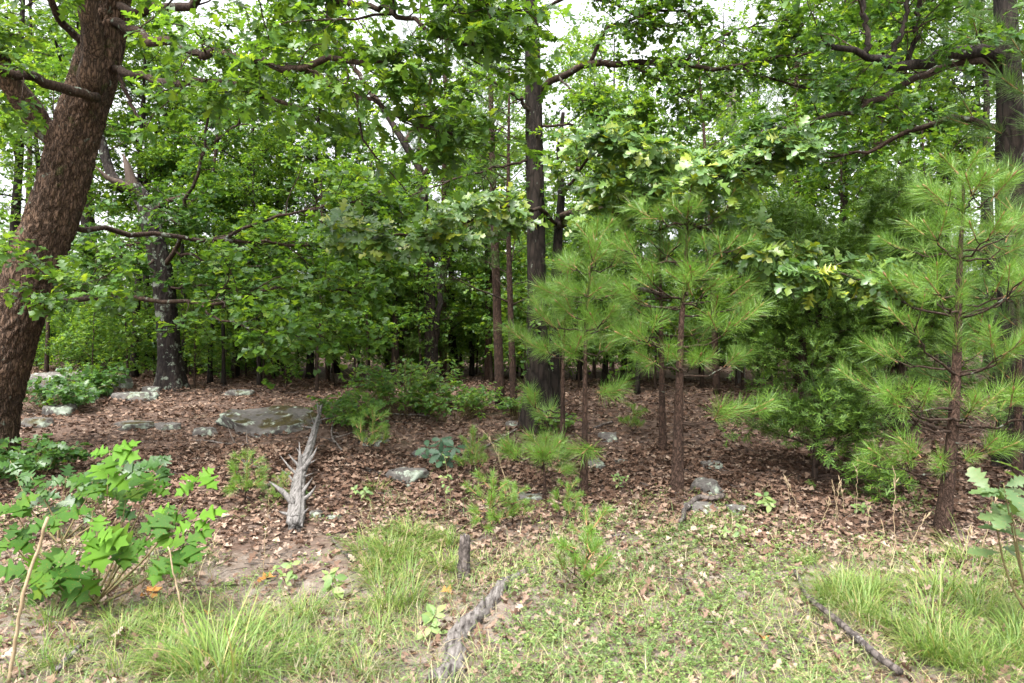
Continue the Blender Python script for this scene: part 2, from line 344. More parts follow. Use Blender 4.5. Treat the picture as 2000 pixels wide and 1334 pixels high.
# ------------------------------------------------------------------ branching
def interp(Pt, idx, t):
    K = Pt.shape[1]; u = np.clip(t, 0, .9999)*(K-1); k = u.astype(int); w = (u-k)
    if Pt.ndim == 3: w = w[:, None]
    return Pt[idx, k]*(1-w) + Pt[idx, k+1]*w
def tangent(Pt, idx, t):
    K = Pt.shape[1]; k = np.minimum((np.clip(t, 0, .9999)*(K-1)).astype(int), K-2)
    return unit(Pt[idx, k+1]-Pt[idx, k])
def spawn(Pt, R, n, t0, t1, length, ang, flat=1., up=0., K=5, wob=.25, grav=0., cr=.012, g=rng, taper=.6):
    Nn = len(Pt); idx = np.repeat(np.arange(Nn), n); t = t0 + (t1-t0)*((np.tile(np.arange(n), Nn)+g.uniform(0, 1, Nn*n))/n)
    b = interp(Pt, idx, t); T = tangent(Pt, idx, t)
    v = g.standard_normal((len(idx), 3)); v -= (v*T).sum(1, keepdims=True)*T; v = unit(v)
    a = np.radians(g.uniform(ang[0], ang[1], len(idx)))[:, None]
    d = np.cos(a)*T + np.sin(a)*v; d[:, 2] = d[:, 2]*flat + up; d = unit(d)
    L = np.linalg.norm(np.diff(Pt, axis=1), axis=2).sum(1)[idx]
    L = (length[0]+(length[1]-length[0])*g.uniform(0, 1, len(idx)))*(1-.45*t) if length[1] > 0 else -length[0]*L*(1-.5*t)*g.uniform(.6, 1.2, len(idx))
    pts = [b]
    for k in range(K-1):
        d = unit(d + wob*g.standard_normal(d.shape) + np.array([0, 0, grav])); pts.append(pts[-1]+d*(L/(K-1))[:, None])
    r0 = np.minimum(interp(R[:, :, None].repeat(1, 2), idx, t)[:, 0]*taper, cr*L+.001)
    rr = r0[:, None]*np.linspace(1, .35, K)[None]
    return np.stack(pts, 1), rr
def leaves_on(Pt, n, t0, size, g=rng, droop=.15, tilt=.45, flat=.5, var=(.6, 1.15), face=0.):
    Nn = len(Pt); idx = np.repeat(np.arange(Nn), n); t = np.clip(1-(1-t0)*np.abs(g.uniform(0, 1, Nn*n))**1.3, 0, 1)
    b = interp(Pt, idx, t); T = tangent(Pt, idx, t)
    v = g.standard_normal((len(idx), 3)); v[:, 2] *= .5; v -= (v*T).sum(1, keepdims=True)*T; v = unit(v)
    f = T*g.uniform(.2, 1.0, (len(idx), 1)) + v*.9; f[:, 2] = f[:, 2]*flat - droop; f = unit(f)
    nn = np.array([0, -face, 1.]) + tilt*g.standard_normal(f.shape)
    return b, f, nn, size*g.uniform(var[0], var[1], len(idx))
def joinl(*ls): return tuple(np.concatenate(x) for x in zip(*ls))
def maskl(l, m): return tuple(x[m] for x in l)

LEAF_ME = {}
def leaf_objects(root, base, lv, mat, tpls, names='leaf', key='red', parents=None):
    for i in range(len(lv[0])):
        k = (key, mat.name, i % len(tpls))
        if k not in LEAF_ME: LEAF_ME[k] = mesh('leaf', *tpls[i % len(tpls)], mat, smooth=True)
        f = lv[1][i]; n = unit(lv[2][i]-np.dot(lv[2][i], f)*f); s = np.cross(f, n)
        o = obj(names, LEAF_ME[k], parents[lv[4][i]] if parents and lv[4][i] >= 0 else root); S = lv[3][i]; p = lv[0][i]-base
        o.matrix_basis = Matrix(((s[0]*S, f[0]*S, n[0]*S, p[0]), (s[1]*S, f[1]*S, n[1]*S, p[1]), (s[2]*S, f[2]*S, n[2]*S, p[2]), (0, 0, 0, 1)))
def foliage(root, base, lv, mat, nobj=300, tpls=T_RED, mid=T_REDM, minpx=11, clear=.9, parents=None):
    """the leaves that show largest become objects, the rest one mesh (coarser out of view)"""
    x, y, d = project(lv[0]); ok = d > clear; lv = maskl(lv, ok); x, y, d = x[ok], y[ok], d[ok]
    px = lv[3]*FPX/np.maximum(d, .1); inv = (x > 8) & (x < 1992) & (y > 8) & (y < 1326) & (d > 0)
    score = np.where(inv & (px > minpx), px*rng.uniform(.75, 1.0, len(px)), 0); o = np.argsort(-score)[:nobj]; o = o[score[o] > 0]
    sel = np.zeros(len(px), bool); sel[o] = True
    leaf_objects(root, base, maskl(lv, sel), mat, tpls, key=str(id(tpls)), parents=parents)
    inr = ~sel & (x > -60) & (x < 2060) & (y > -60) & (px > 12); near = inr & (px > 27); midd = inr & ~near; far = ~sel & ~inr
    geo = []
    if near.any():
        c3 = rng.integers(0, 3, len(px))
        for q in range(3):
            tp = mid if mid is not T_REDM else lobed(RED_M, (.1, .25, .45)[q], (.05, .22, .5)[q], .03, q); nq = near & (c3 == q)
            if nq.any(): geo.append(put(tp, *maskl(lv[:4], nq)))
    if midd.any():
        V, F = put(T_NOTCH if mid is T_REDM else mid, *maskl(lv[:4], midd)); geo.append((V, F))
    if far.any():
        V, F = put(T_DIA, *maskl(lv[:4], far)); geo.append((V, F))
    if geo:
        V, F = cat_geo(geo); tag(obj('foliage', mesh('foliage', V-base, F, mat), root), kind='stuff')
def wood(root, name, Pt, R, m, mat, base, lump=.05, seed=1, kind=None):
    V, F = capped(Pt, R, m, lump, seed)
    return obj(name, mesh(name, V-base, F, mat, smooth=True), root)
def wood_many(root, name, sets, mat, base):
    geo = [tubes(p, r, m, .08, 3) for p, r, m in sets if len(p)]
    V, F = cat_geo(geo); return tag(obj(name, mesh(name, V-base, F, mat, smooth=True), root), kind='stuff')

def px_poly(pts): return np.array([P(*p) for p in pts])
def trunk_mesh(Pt, R, m, base, mat, plate=.0, seed=0, flare=.0, psc=(7., 1.6)):
    K = len(Pt); V, F = capped(Pt, R, m, 0); body = V[:K*m].reshape(K, m, 3)
    ax = Pt[:, None]; off = body-ax; rad = np.linalg.norm(off, axis=2, keepdims=True)
    s = np.concatenate([[0], np.cumsum(np.linalg.norm(np.diff(Pt, axis=0), axis=1))]); th = np.arange(m)/m*2*math.pi
    low = np.exp(-s/.35)[:, None]
    sc = np.ones((K, m)) + flare*low*(.6+.5*np.sin(5*th+seed)[None]*np.ones((K, 1)))
    sc += .05*np.sin(2*th[None]+s[:, None]*1.3+seed) + .03*np.sin(3*th[None]-s[:, None]*2.1)
    if plate:
        for i in range(K):
            r0 = R[i]
            for j in range(m):
                q = Vector((math.cos(th[j])*r0*psc[0]*2.2+seed, math.sin(th[j])*r0*psc[0]*2.2, s[i]*psc[1]*2.2))
                q += mnoise.noise_vector(q*.8)*.35
                dd, _ = mnoise.voronoi(q); e = min(1, (dd[1]-dd[0])*3.2)
                sc[i, j] += (plate*(e-.55) + plate*.5*mnoise.noise(q*3))/r0
    body = ax + off*sc[..., None]
    V[:K*m] = body.reshape(-1, 3)
    return mesh('trunk', V-base, F, mat, smooth=True)

def oak(name, label, cat, base, trunk, tr, limbs, leaf, mat, bark, twigmat=None, nsub=7, ntwig=6, nleaf=7, sub_len=(.5, 1.3), twig_len=(.22, .55),
        seg=(40, 14), plate=0, flare=.5, extra=None, seed=1, nobj=300, flat=.45, top=None, tpls=T_RED, t0=.25, minpx=11, psc=(7., 1.6), droop=.15, face=.25):
    g = np.random.default_rng(seed); root = empty(name, base); tag(root, label, cat)
    twigmat = twigmat or M['bark_twig']
    if trunk is not None:
        Pt = smooth_poly(trunk, seg[0]); R = np.interp(np.linspace(0, 1, seg[0]), np.linspace(0, 1, len(tr)), tr)
        obj('trunk', trunk_mesh(Pt, R, seg[1], base, bark, plate, seed, flare, psc), root)
    lv, sets, bos = [], [], []
    for li, L in enumerate(limbs):
        pts, r0, r1 = L[:3]; den = L[3] if len(L) > 3 else 1.
        bm = L[4] if len(L) > 4 else twigmat
        Pl = smooth_poly(pts, 16); ln = np.linalg.norm(np.diff(Pl, axis=0), axis=1).sum()
        Pl[1:-1] += g.standard_normal((14, 3))*.012*ln**.5
        Rl = np.linspace(r0, r1, 16)
        bos.append(wood(root, 'branch', Pl, Rl, 9, bm, base, .07, seed+li))
        if den <= 0: continue
        n1 = max(2, int(round(nsub*ln*den)))
        p1, r1_ = spawn(Pl[None], Rl[None], n1, t0, 1., sub_len, (25, 75), flat, .04, 6, .22, -.01, .012, g)
        p1 = np.concatenate([p1, np.stack([smooth_poly(Pl[-3:]+0, 6)])]); r1_ = np.concatenate([r1_, np.linspace(r1, r1*.5, 6)[None]])
        p2, r2 = spawn(p1, r1_, ntwig, .2, 1., twig_len, (25, 70), flat+.15, .03, 4, .22, -.03, .009, g)
        sets += [(p1, r1_, 4), (p2, r2, 3)]
        l4 = leaves_on(p2, nleaf, .25, leaf, g, droop=droop, face=face); lv.append(l4+(np.full(len(l4[0]), li),))
    if extra: 
        for e in extra(g): lv.append(e+(np.full(len(e[0]), -1),))
    if sets: wood_many(root, 'twig_spray', sets, twigmat, base)
    if lv: foliage(root, base, joinl(*lv), mat, nobj, tpls=tpls, minpx=minpx, parents=bos)
    return root

# ------------------------------------------------------------------ the ground
def build_ground():
    n = 250
    u = np.linspace(-1, 1, n); x = 330*np.sign(u)*np.abs(u)**3.2 + 14*u
    v = np.linspace(0, 1, 330); y = -40 + 43.*np.clip(v/.12, 0, 1) + 16.*np.clip((v-.12)/.62, 0, 1) + 500*np.clip((v-.74)/.26, 0, 1)**2.2
    X, Y = np.meshgrid(x, y); Z = gh(X, Y)
    rg = np.random.default_rng(3)
    near = (Y > 2) & (Y < 20) & (np.abs(X) < 16); Z = Z + np.where(near, rg.uniform(-.012, .012, Z.shape), 0)
    V = np.stack([X, Y, Z], -1).reshape(-1, 3); i = np.arange(n*len(y)).reshape(len(y), n)
    F = np.stack([i[:-1, :-1], i[:-1, 1:], i[1:, 1:], i[1:, :-1]], -1).reshape(-1, 4)
    tag(obj('ground', mesh('ground', V, F, M['ground'], smooth=True)), kind='structure')
build_ground()

# ------------------------------------------------------------------ large near trees
# leaning oak at the left
bA = G(-50, 905); dA = bA[1]
def A(px, py, dd=0): return (px, py, dA+dd)
trunkA = np.concatenate([[bA-np.array([.05, 0, .15])], px_poly([A(-36, 820), A(8, 690), A(54, 560), A(110, 400), A(145, 270), A(184, 150), A(212, 40), A(228, -80, -.1), A(250, -250, -.3), A(285, -480, -.5)])])
limbsA = [
    (px_poly([A(150, 300), A(85, 250, -.15), A(50, 205, -.3), A(15, 140, -.5), A(-60, 30, -.9)]), .16, .09, .8, M['bark_oak']),
    (px_poly([A(190, 190, -.2), A(100, 165, -.7), A(0, 135, -1.2), A(-120, 110, -1.6)]), .06, .045, .7),
    (px_poly([A(205, 40), A(255, 58, -.4), A(330, 88, -.9), A(400, 97, -1.2), A(480, 117, -1.5), A(560, 130, -1.8), A(650, 130, -2.1), A(760, 116, -2.4)]), .06, .022, .65),
    (px_poly([A(560, 130, -1.8), A(650, 165, -2.), A(740, 205, -2.2), A(830, 245, -2.3), A(905, 262, -2.3)]), .028, .012, 1.3),
    (px_poly([A(215, 134), A(262, 144, -.4), A(330, 162, -.9), A(440, 158, -1.3), A(520, 190, -1.6), A(600, 215, -1.9)]), .05, .015, .5),
    (px_poly([A(215, 20), A(290, 20, -.5), A(370, 5, -1), A(480, -30, -1.5), A(640, -40, -2.)]), .06, .02, 1.0),
    (px_poly([A(182, 180, -.1), A(176, 80, -.3), A(180, 0, -.4), A(192, -120, -.6), A(205, -300, -.8)]), .13, .08, .5, M['bark_oak']),
    (px_poly([A(235, 150, -.1), A(246, 182, -.2), A(266, 222, -.3), A(287, 248, -.3)]), .028, .012, 0),
    (px_poly([A(165, 90, -.1), A(120, 40, -.3), A(95, -10, -.5), A(60, -90, -.8)]), .05, .03, 1.),
    (px_poly([A(225, -60, -.2), A(420, -120, -1.2), A(650, -110, -2.1), A(860, -50, -2.6), A(960, 20, -2.8)]), .10, .025, 1.1),
    (px_poly([A(650, 0, -2.), A(760, 20, -2.3), A(860, 70, -2.5), A(935, 90, -2.6)]), .03, .012, 1.4),
    (px_poly([A(240, -180, -.4), A(520, -300, -1.), A(800, -280, -1.6)]), .09, .025, .6),
    (px_poly([A(230, -120, -.2), A(100, -260, -1), A(-150, -300, -2)]), .09, .025, .5),
    (px_poly([A(88, 588, -.1), A(240, 580, .2), A(385, 593, .5), A(480, 575, .7), A(600, 560, .9), A(700, 575, 1.)]), .035, .012, 1.3),
    (px_poly([A(240, 580, .2), A(180, 570, -.5), A(120, 560, -1.0)]), .02, .01, 1.6),
    (px_poly([A(115, 440, .2), A(250, 452, .9), A(420, 470, 1.4), A(600, 482, 1.7), A(760, 500, 2.)]), .04, .012, 1.2),
    (px_poly([A(420, 470, 1.4), A(520, 430, 1.3), A(640, 400, 1.2), A(740, 400, 1.1)]), .025, .01, 1.4),
    (px_poly([A(385, 593, .5), A(450, 630, .3), A(560, 650, .2), A(640, 660, .2)]), .016, .008, 1.6),
]
oak('leaning_oak', 'thick leaning oak trunk with ridged brown bark and long spreading limbs', 'tree', bA, trunkA,
    [.44, .34, .29, .27, .25, .24, .235, .195, .165, .14, .09], limbsA, .15, M['oak_leaf'], M['bark_oak'],
    nsub=5.4, ntwig=6, nleaf=7, t0=.40, seg=(300, 100), plate=.028, flare=.45, seed=11, psc=(9.5, 2.3))

# straight dark oak in the centre, with the glossy sprays hanging towards the clearing
bC = G(1050, 836); dC = bC[1]
def C(px, py, dd=0): return (px, py, dC+dd)
trunkC = np.concatenate([[bC-np.array([0, 0, .12])], px_poly([C(1051, 740), C(1050, 640), C(1048, 540), C(1046, 430), C(1044, 300), C(1042, 180), C(1038, 60), C(1032, -60), C(1024, -250), C(1018, -480)])])
limbsC = [
    (px_poly([C(1050, 185), C(1090, 148, -.1), C(1150, 126, -.3), C(1230, 123, -.5), C(1330, 128, -.7), C(1430, 128, -.9), C(1520, 112, -1.1), C(1600, 98, -1.2)]), .055, .016, 1.3),
    (px_poly([C(1150, 126, -.3), C(1168, 92, -.4), C(1186, 56, -.5), C(1232, 40, -.6), C(1275, 25, -.8), C(1340, 20, -.9)]), .03, .012, 1.5),
    (px_poly([C(1430, 128, -.9), C(1500, 152, -1.), C(1600, 175, -1.1), C(1720, 172, -1.2)]), .02, .008, 1.3),
    (px_poly([C(1042, 225), C(1018, 196, -.2), C(990, 176, -.4), C(950, 150, -.6)]), .035, .012, .8),
    (px_poly([C(1042, 312), C(960, 332, -.3), C(880, 352, -.5), C(800, 384, -.8)]), .022, .008, .3),
    (px_poly([C(1052, 250), C(1110, 243, -.2), C(1160, 258, -.3), C(1195, 272, -.4)]), .022, .008, .7),
    (px_poly([C(1030, -90), C(1180, -140, -.4), C(1380, -120, -.9), C(1560, -60, -1.2)]), .06, .02, 1.1),
    (px_poly([C(1028, -150), C(900, -220, -.4), C(760, -240, -.8)]), .06, .02, .5),
    (px_poly([C(1024, -260), C(1200, -360, -.6), C(1500, -400, -1.2)]), .06, .02, .4),
    (px_poly([C(1230, 123, -.5), C(1290, 160, -.6), C(1340, 200, -.7), C(1350, 250, -.7)]), .016, .006, 1.5),
    (px_poly([C(1330, 128, -.7), C(1390, 80, -.9), C(1460, 50, -1.), C(1540, 40, -1.1)]), .02, .007, 1.4),
    (px_poly([C(1038, 30), C(1110, -5, -.3), C(1190, 5, -.6), C(1290, 60, -.9)]), .03, .008, 1.5),
    (px_poly([C(1090, 148, -.1), C(1130, 195, -.3), C(1180, 225, -.5), C(1250, 230, -.7)]), .018, .007, 1.7),
    (px_poly([C(1500, 120, -1.), C(1560, 60, -1.1), C(1600, 10, -1.2), C(1660, -30, -1.3)]), .018, .007, 1.3),
    (px_poly([C(1042, 40), C(1010, -20, .2), C(960, -60, .4)]), .04, .015, .7),
]
def vines(g):      # leaves of the creeper that climbs the stem
    Pt = smooth_poly(trunkC, 60)[None]; R = np.full((1, 60), .1); out = []
    for a, b_, n in ((.10, .20, 14), (.30, .40, 22), (.42, .62, 60), (.62, .75, 30)):
        p, _ = spawn(Pt, R, n, a, b_, (.25, .65), (60, 100), .6, .0, 4, .3, -.12, .01, g); out.append(leaves_on(p, 7, .3, .095, g, face=.5))
    return out
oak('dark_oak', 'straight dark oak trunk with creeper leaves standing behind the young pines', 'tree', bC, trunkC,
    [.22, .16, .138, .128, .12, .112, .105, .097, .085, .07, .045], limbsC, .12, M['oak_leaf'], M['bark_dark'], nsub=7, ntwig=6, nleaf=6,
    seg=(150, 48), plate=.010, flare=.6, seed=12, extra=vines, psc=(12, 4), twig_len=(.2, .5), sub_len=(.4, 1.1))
# the glossy sprays in front belong to a second, slimmer oak standing just behind it
bD = G(1085, 812); dD = bD[1]
def D(px, py, dd=0): return (px, py, dD+dd)
trunkD = np.concatenate([[bD-np.array([0, 0, .1])], px_poly([D(1082, 700), D(1086, 560), D(1090, 460), D(1096, 380), D(1092, 300), D(1100, 220)])])
limbsD = [
    (px_poly([D(1090, 440), D(1130, 412, -1.2), D(1178, 417, -2.), D(1240, 386, -2.6), D(1330, 357, -3.1), D(1450, 335, -3.5), D(1535, 288, -3.8)]), .055, .012, 1.0),
    (px_poly([D(1178, 417, -2.), D(1240, 412, -2.3), D(1320, 425, -2.6), D(1420, 462, -2.9), D(1530, 495, -3.3), D(1620, 528, -3.5), D(1725, 548, -3.6)]), .03, .010, 1.0),
    (px_poly([D(1090, 440), D(1030, 405, -1.2), D(960, 410, -2.), D(900, 440, -2.3), D(800, 462, -2.5), D(690, 452, -2.7)]), .03, .010, .7),
    (px_poly([D(1096, 380), D(1130, 330, -1.5), D(1190, 300, -2.4), D(1260, 290, -2.9)]), .03, .010, .9),
]
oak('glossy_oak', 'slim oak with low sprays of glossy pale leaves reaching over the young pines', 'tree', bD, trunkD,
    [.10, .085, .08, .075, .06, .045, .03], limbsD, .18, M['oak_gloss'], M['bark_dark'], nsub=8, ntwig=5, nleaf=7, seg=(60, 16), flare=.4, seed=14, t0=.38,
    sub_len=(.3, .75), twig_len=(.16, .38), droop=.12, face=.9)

# oak with broken, lichen covered trunk
bB = G(333, 762); dB = bB[1]
def B(px, py, dd=0): return (px, py, dB+dd)
trunkB = np.concatenate([[bB-np.array([0, 0, .12])], px_poly([B(331, 700), B(326, 620), B(318, 540), B(300, 460), B(284, 400), B(262, 365)])])
limbsB = [
    (px_poly([B(268, 372), B(240, 362, .1), B(215, 345, .2), B(200, 290, .3), B(193, 200, .4), B(180, 100, .4), B(170, 0, .5)]), .10, .05, .5, M['bark_lichen']),
    (px_poly([B(322, 520), B(340, 488, -.3), B(356, 440, -.6), B(362, 400, -.8), B(388, 330, -1.), B(404, 240, -1.1), B(412, 180, -1.2)]), .045, .015, .5),
    (px_poly([B(340, 488, -.3), B(400, 505, -.5), B(450, 525, -.8), B(540, 480, -1.)]), .025, .01, .9),
    (px_poly([B(286, 410), B(370, 380, .4), B(410, 370, .6), B(420, 280, .7), B(430, 220, .8)]), .05, .02, .7),
    (px_poly([B(420, 280, .7), B(465, 240, .6), B(510, 205, .5)]), .03, .012, .8),
    (px_poly([B(300, 470), B(230, 480, -.4), B(160, 470, -.8)]), .03, .012, .8),
    (px_poly([B(326, 560), B(420, 560, -.6), B(520, 580, -1.)]), .025, .01, .9),
    (px_poly([B(310, 500), B(280, 520, -.5), B(250, 500, -.9), B(200, 520, -1.3)]), .022, .01, 1.2),
    (px_poly([B(295, 430), B(330, 420, -.5), B(380, 430, -.9)]), .02, .01, 1.2),
]
rB = oak('broken_oak', 'oak with lichen spotted trunk and snapped splintered top beside the boulder', 'tree', bB, trunkB,
    [.28, .205, .185, .178, .168, .16, .13], limbsB, .15, M['oak_dark'], M['bark_lichen'], nsub=7, ntwig=6, nleaf=7, seg=(130, 54), plate=.012, flare=.45, seed=13, psc=(11, 4))
def splinter(root, base, pts, r, seed):
    g = np.random.default_rng(seed); Pt = smooth_poly(pts, 7); V, F = capped(Pt, np.array([1, 1, .95, .8, .6, .35, .08])*r, 9, .12, seed)
    o = obj('broken_stub', mesh('broken_stub', V-base, F, M['splinter']), root); o['label'] = 'torn stub of bare pinkish heartwood'
splinter(rB, bB, px_poly([B(262, 372, -.05), B(255, 350, -.05), B(248, 325, -.08), B(240, 300, -.08)]), .10, 3)
splinter(rB, bB, px_poly([B(262, 372, -.1), B(238, 358, -.2), B(210, 348, -.3), B(184, 322, -.4)]), .065, 4)

# oak at the right edge
bE = G(1990, 915); dE = bE[1]
def E(px, py, dd=0): return (px, py, dE+dd)
trunkE = np.concatenate([[bE-np.array([0, 0, .12])], px_poly([E(1984, 760), E(1978, 560), E(1972, 340), E(1972, 200), E(1965, 60), E(1958, -80), E(1950, -280), E(1930, -480)])])
limbsE = [
    (px_poly([E(1968, 120), E(1905, 97, -.2), E(1850, 105, -.4), E(1785, 128, -.7), E(1735, 121, -.9), E(1690, 106, -1.1), E(1640, 92, -1.2), E(1600, 82, -1.3)]), .085, .02, .3, M['bark_dark']),
    (px_poly([E(1690, 106, -1.1), E(1698, 70, -1.1), E(1686, 30, -1.1), E(1684, -20, -1.1)]), .03, .02, .9, M['bark_dark']),
    (px_poly([E(1728, 118, -.9), E(1752, 85, -.9), E(1768, 40, -.9), E(1776, -20, -.9)]), .03, .02, .9, M['bark_dark']),
    (px_poly([E(1772, 125, -.7), E(1790, 70, -.7), E(1794, 20, -.7), E(1800, -30, -.7)]), .03, .02, .9, M['bark_dark']),
    (px_poly([E(1965, 135), E(1900, 122, -.1), E(1840, 130, -.2), E(1720, 190, -.5), E(1620, 230, -.8), E(1500, 250, -1.1)]), .05, .012, .7),
    (px_poly([E(1972, 260), E(1900, 235, .3), E(1800, 250, .6), E(1680, 300, .8), E(1560, 310, 1.)]), .045, .012, .8),
    (px_poly([E(1958, -60), E(1800, -140, -.5), E(1600, -170, -1.)]), .07, .02, .5),
    (px_poly([E(1950, -200), E(2100, -300, -.5), E(2300, -330, -1.)]), .07, .02, .4),
    (px_poly([E(1972, 300), E(2040, 260, -.2), E(2120, 240, -.5)]), .04, .012, .6),
]
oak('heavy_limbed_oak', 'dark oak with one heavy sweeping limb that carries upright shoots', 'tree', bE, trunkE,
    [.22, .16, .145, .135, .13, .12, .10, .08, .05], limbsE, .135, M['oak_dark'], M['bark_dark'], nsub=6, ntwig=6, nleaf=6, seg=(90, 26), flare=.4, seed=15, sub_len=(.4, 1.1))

# forked oak further in, behind the leafy thicket
bH = G(842, 757); dH = bH[1]
def H(px, py, dd=0): return (px, py, dH+dd)
trunkH = np.concatenate([[bH-np.array([0, 0, .1])], px_poly([H(842, 690), H(840, 600), H(837, 500), H(830, 440), H(822, 340), H(790, 280), H(740, 200)])])
limbsH = [
    (px_poly([H(838, 520), H(862, 478, -.2), H(910, 450, -.5), H(960, 430, -.7)]), .06, .025, .6, M['bark_dark']),
    (px_poly([H(836, 490), H(790, 430, .2), H(750, 385, .3), H(722, 350, .4), H(712, 338, .4)]), .07, .03, .5),
    (px_poly([H(824, 350), H(860, 300, -.3), H(890, 250, -.5), H(900, 200, -.6)]), .07, .03, .7),
    (px_poly([H(790, 280), H(830, 220, .2), H(840, 140, .3)]), .06, .03, .7),
    (px_poly([H(845, 700), H(856, 620, -.1), H(860, 560, .0), H(875, 500, .1)]), .07, .04, .4, M['bark_dark']),
    (px_poly([H(740, 200), H(690, 130, .2), H(640, 60, .3)]), .06, .03, .7),
]
oak('forked_oak', 'forked dark oak deeper in the wood behind the leafy thicket', 'tree', bH, trunkH, [.16, .12, .11, .105, .095, .08, .065, .045], limbsH,
    .14, M['far_leaf'], M['bark_dark'], nsub=5, ntwig=7, nleaf=8, seg=(60, 18), flare=.5, seed=16, nobj=0, sub_len=(.7, 1.7), twig_len=(.3, .7))

# dead grey trunk
bS = G(1446, 752); dS = bS[1]
rS = empty('dead_pine', bS); tag(rS, 'bare grey dead trunk broken off above the glossy oak spray', 'dead tree')
Pt = smooth_poly(np.concatenate([[bS-np.array([0, 0, .1])], px_poly([(1444, 600, dS), (1440, 420, dS), (1432, 260, dS), (1430, 172, dS)])]), 60)
obj('trunk', trunk_mesh(Pt, np.linspace(.10, .07, 60), 24, bS, M['bark_grey'], .006, 2, .3, (14, 6)), rS)
for pts in ([(1432, 255, dS), (1420, 200, dS-.2), (1415, 140, dS-.3)], [(1434, 290, dS), (1470, 275, dS-.2), (1520, 220, dS-.4)]):
    wood(rS, 'branch', smooth_poly(px_poly(pts), 8), np.linspace(.025, .008, 8), 6, M['bark_grey'], bS, .06)

# ------------------------------------------------------------------ pines
def tuft_mesh(seed, n=130, ln=.20, ax=.14, far=False, candle=True, w=.0012):
    g = np.random.default_rng(seed)
    y = ax*g.uniform(-.15, 1, n)**1; th = g.uniform(0, 2*np.pi, n)
    a = np.radians(g.uniform(28, 78, n)*(1-.35*np.clip(y/ax, 0, 1)))
    f = np.stack([np.sin(a)*np.cos(th), np.cos(a), np.sin(a)*np.sin(th)], 1); b = np.stack([0*y, y, 0*y], 1) + .004*g.standard_normal((n, 3))
    L = ln*g.uniform(.65, 1.15, n)[:, None]; f2 = unit(f + .14*g.standard_normal((n, 3)) + np.array([0, -.06, 0]))
    s = unit(np.cross(f, g.standard_normal((n, 3))))*w
    m = b + f*L*.55; e = m + f2*L*.45
    V = np.stack([b-s, b+s, m-s, m+s, e], 1).reshape(-1, 3); i = (np.arange(n)*5)[:, None]
    Fq = i + np.array([[0, 1, 3, 2]]); Ft = i + np.array([[2, 3, 4]])
    geo = [(V, [Fq, Ft])]
    pk = np.array([[0, -.05, 0], [0, ax*.5, 0], [0, ax*1.0, 0]]); tv, tf = tubes(pk[None], np.array([[.006, .0055, .005]]), 5)
    if candle:
        pk = np.array([[0, ax*.95, 0], [.002, ax*1.12, .001], [.003, ax*1.3, .002]]); cv, cf = tubes(pk[None], np.array([[.008, .009, .003]]), 5)
        tv, tf = cat_geo([(tv, tf), (cv, cf)]); tf = tf[0]
    V2, F2 = cat_geo(geo+[(tv, tf)])
    nf = [len(f) for f in F2]; mi = []
    for f in F2: mi.append((f[:, 0] >= len(V)).astype(int))
    return mesh('needle_tuft', V2, F2, [M['needle_far' if far else 'needle'], M['shoot']], np.concatenate(mi))
TUFT = [tuft_mesh(i) for i in range(5)]
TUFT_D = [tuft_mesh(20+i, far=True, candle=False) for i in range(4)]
TUFT_S = [tuft_mesh(40+i, n=110, ln=.09, ax=.10, candle=False, w=.0012) for i in range(3)]
def axis_matrix(p, f, S, roll):
    f = unit(f); r = np.array([math.cos(roll), math.sin(roll), .3]); s = unit(np.cross(f, r)); n = np.cross(s, f)
    return Matrix(((s[0]*S, f[0]*S, n[0]*S, p[0]), (s[1]*S, f[1]*S, n[1]*S, p[1]), (s[2]*S, f[2]*S, n[2]*S, p[2]), (0, 0, 0, 1)))
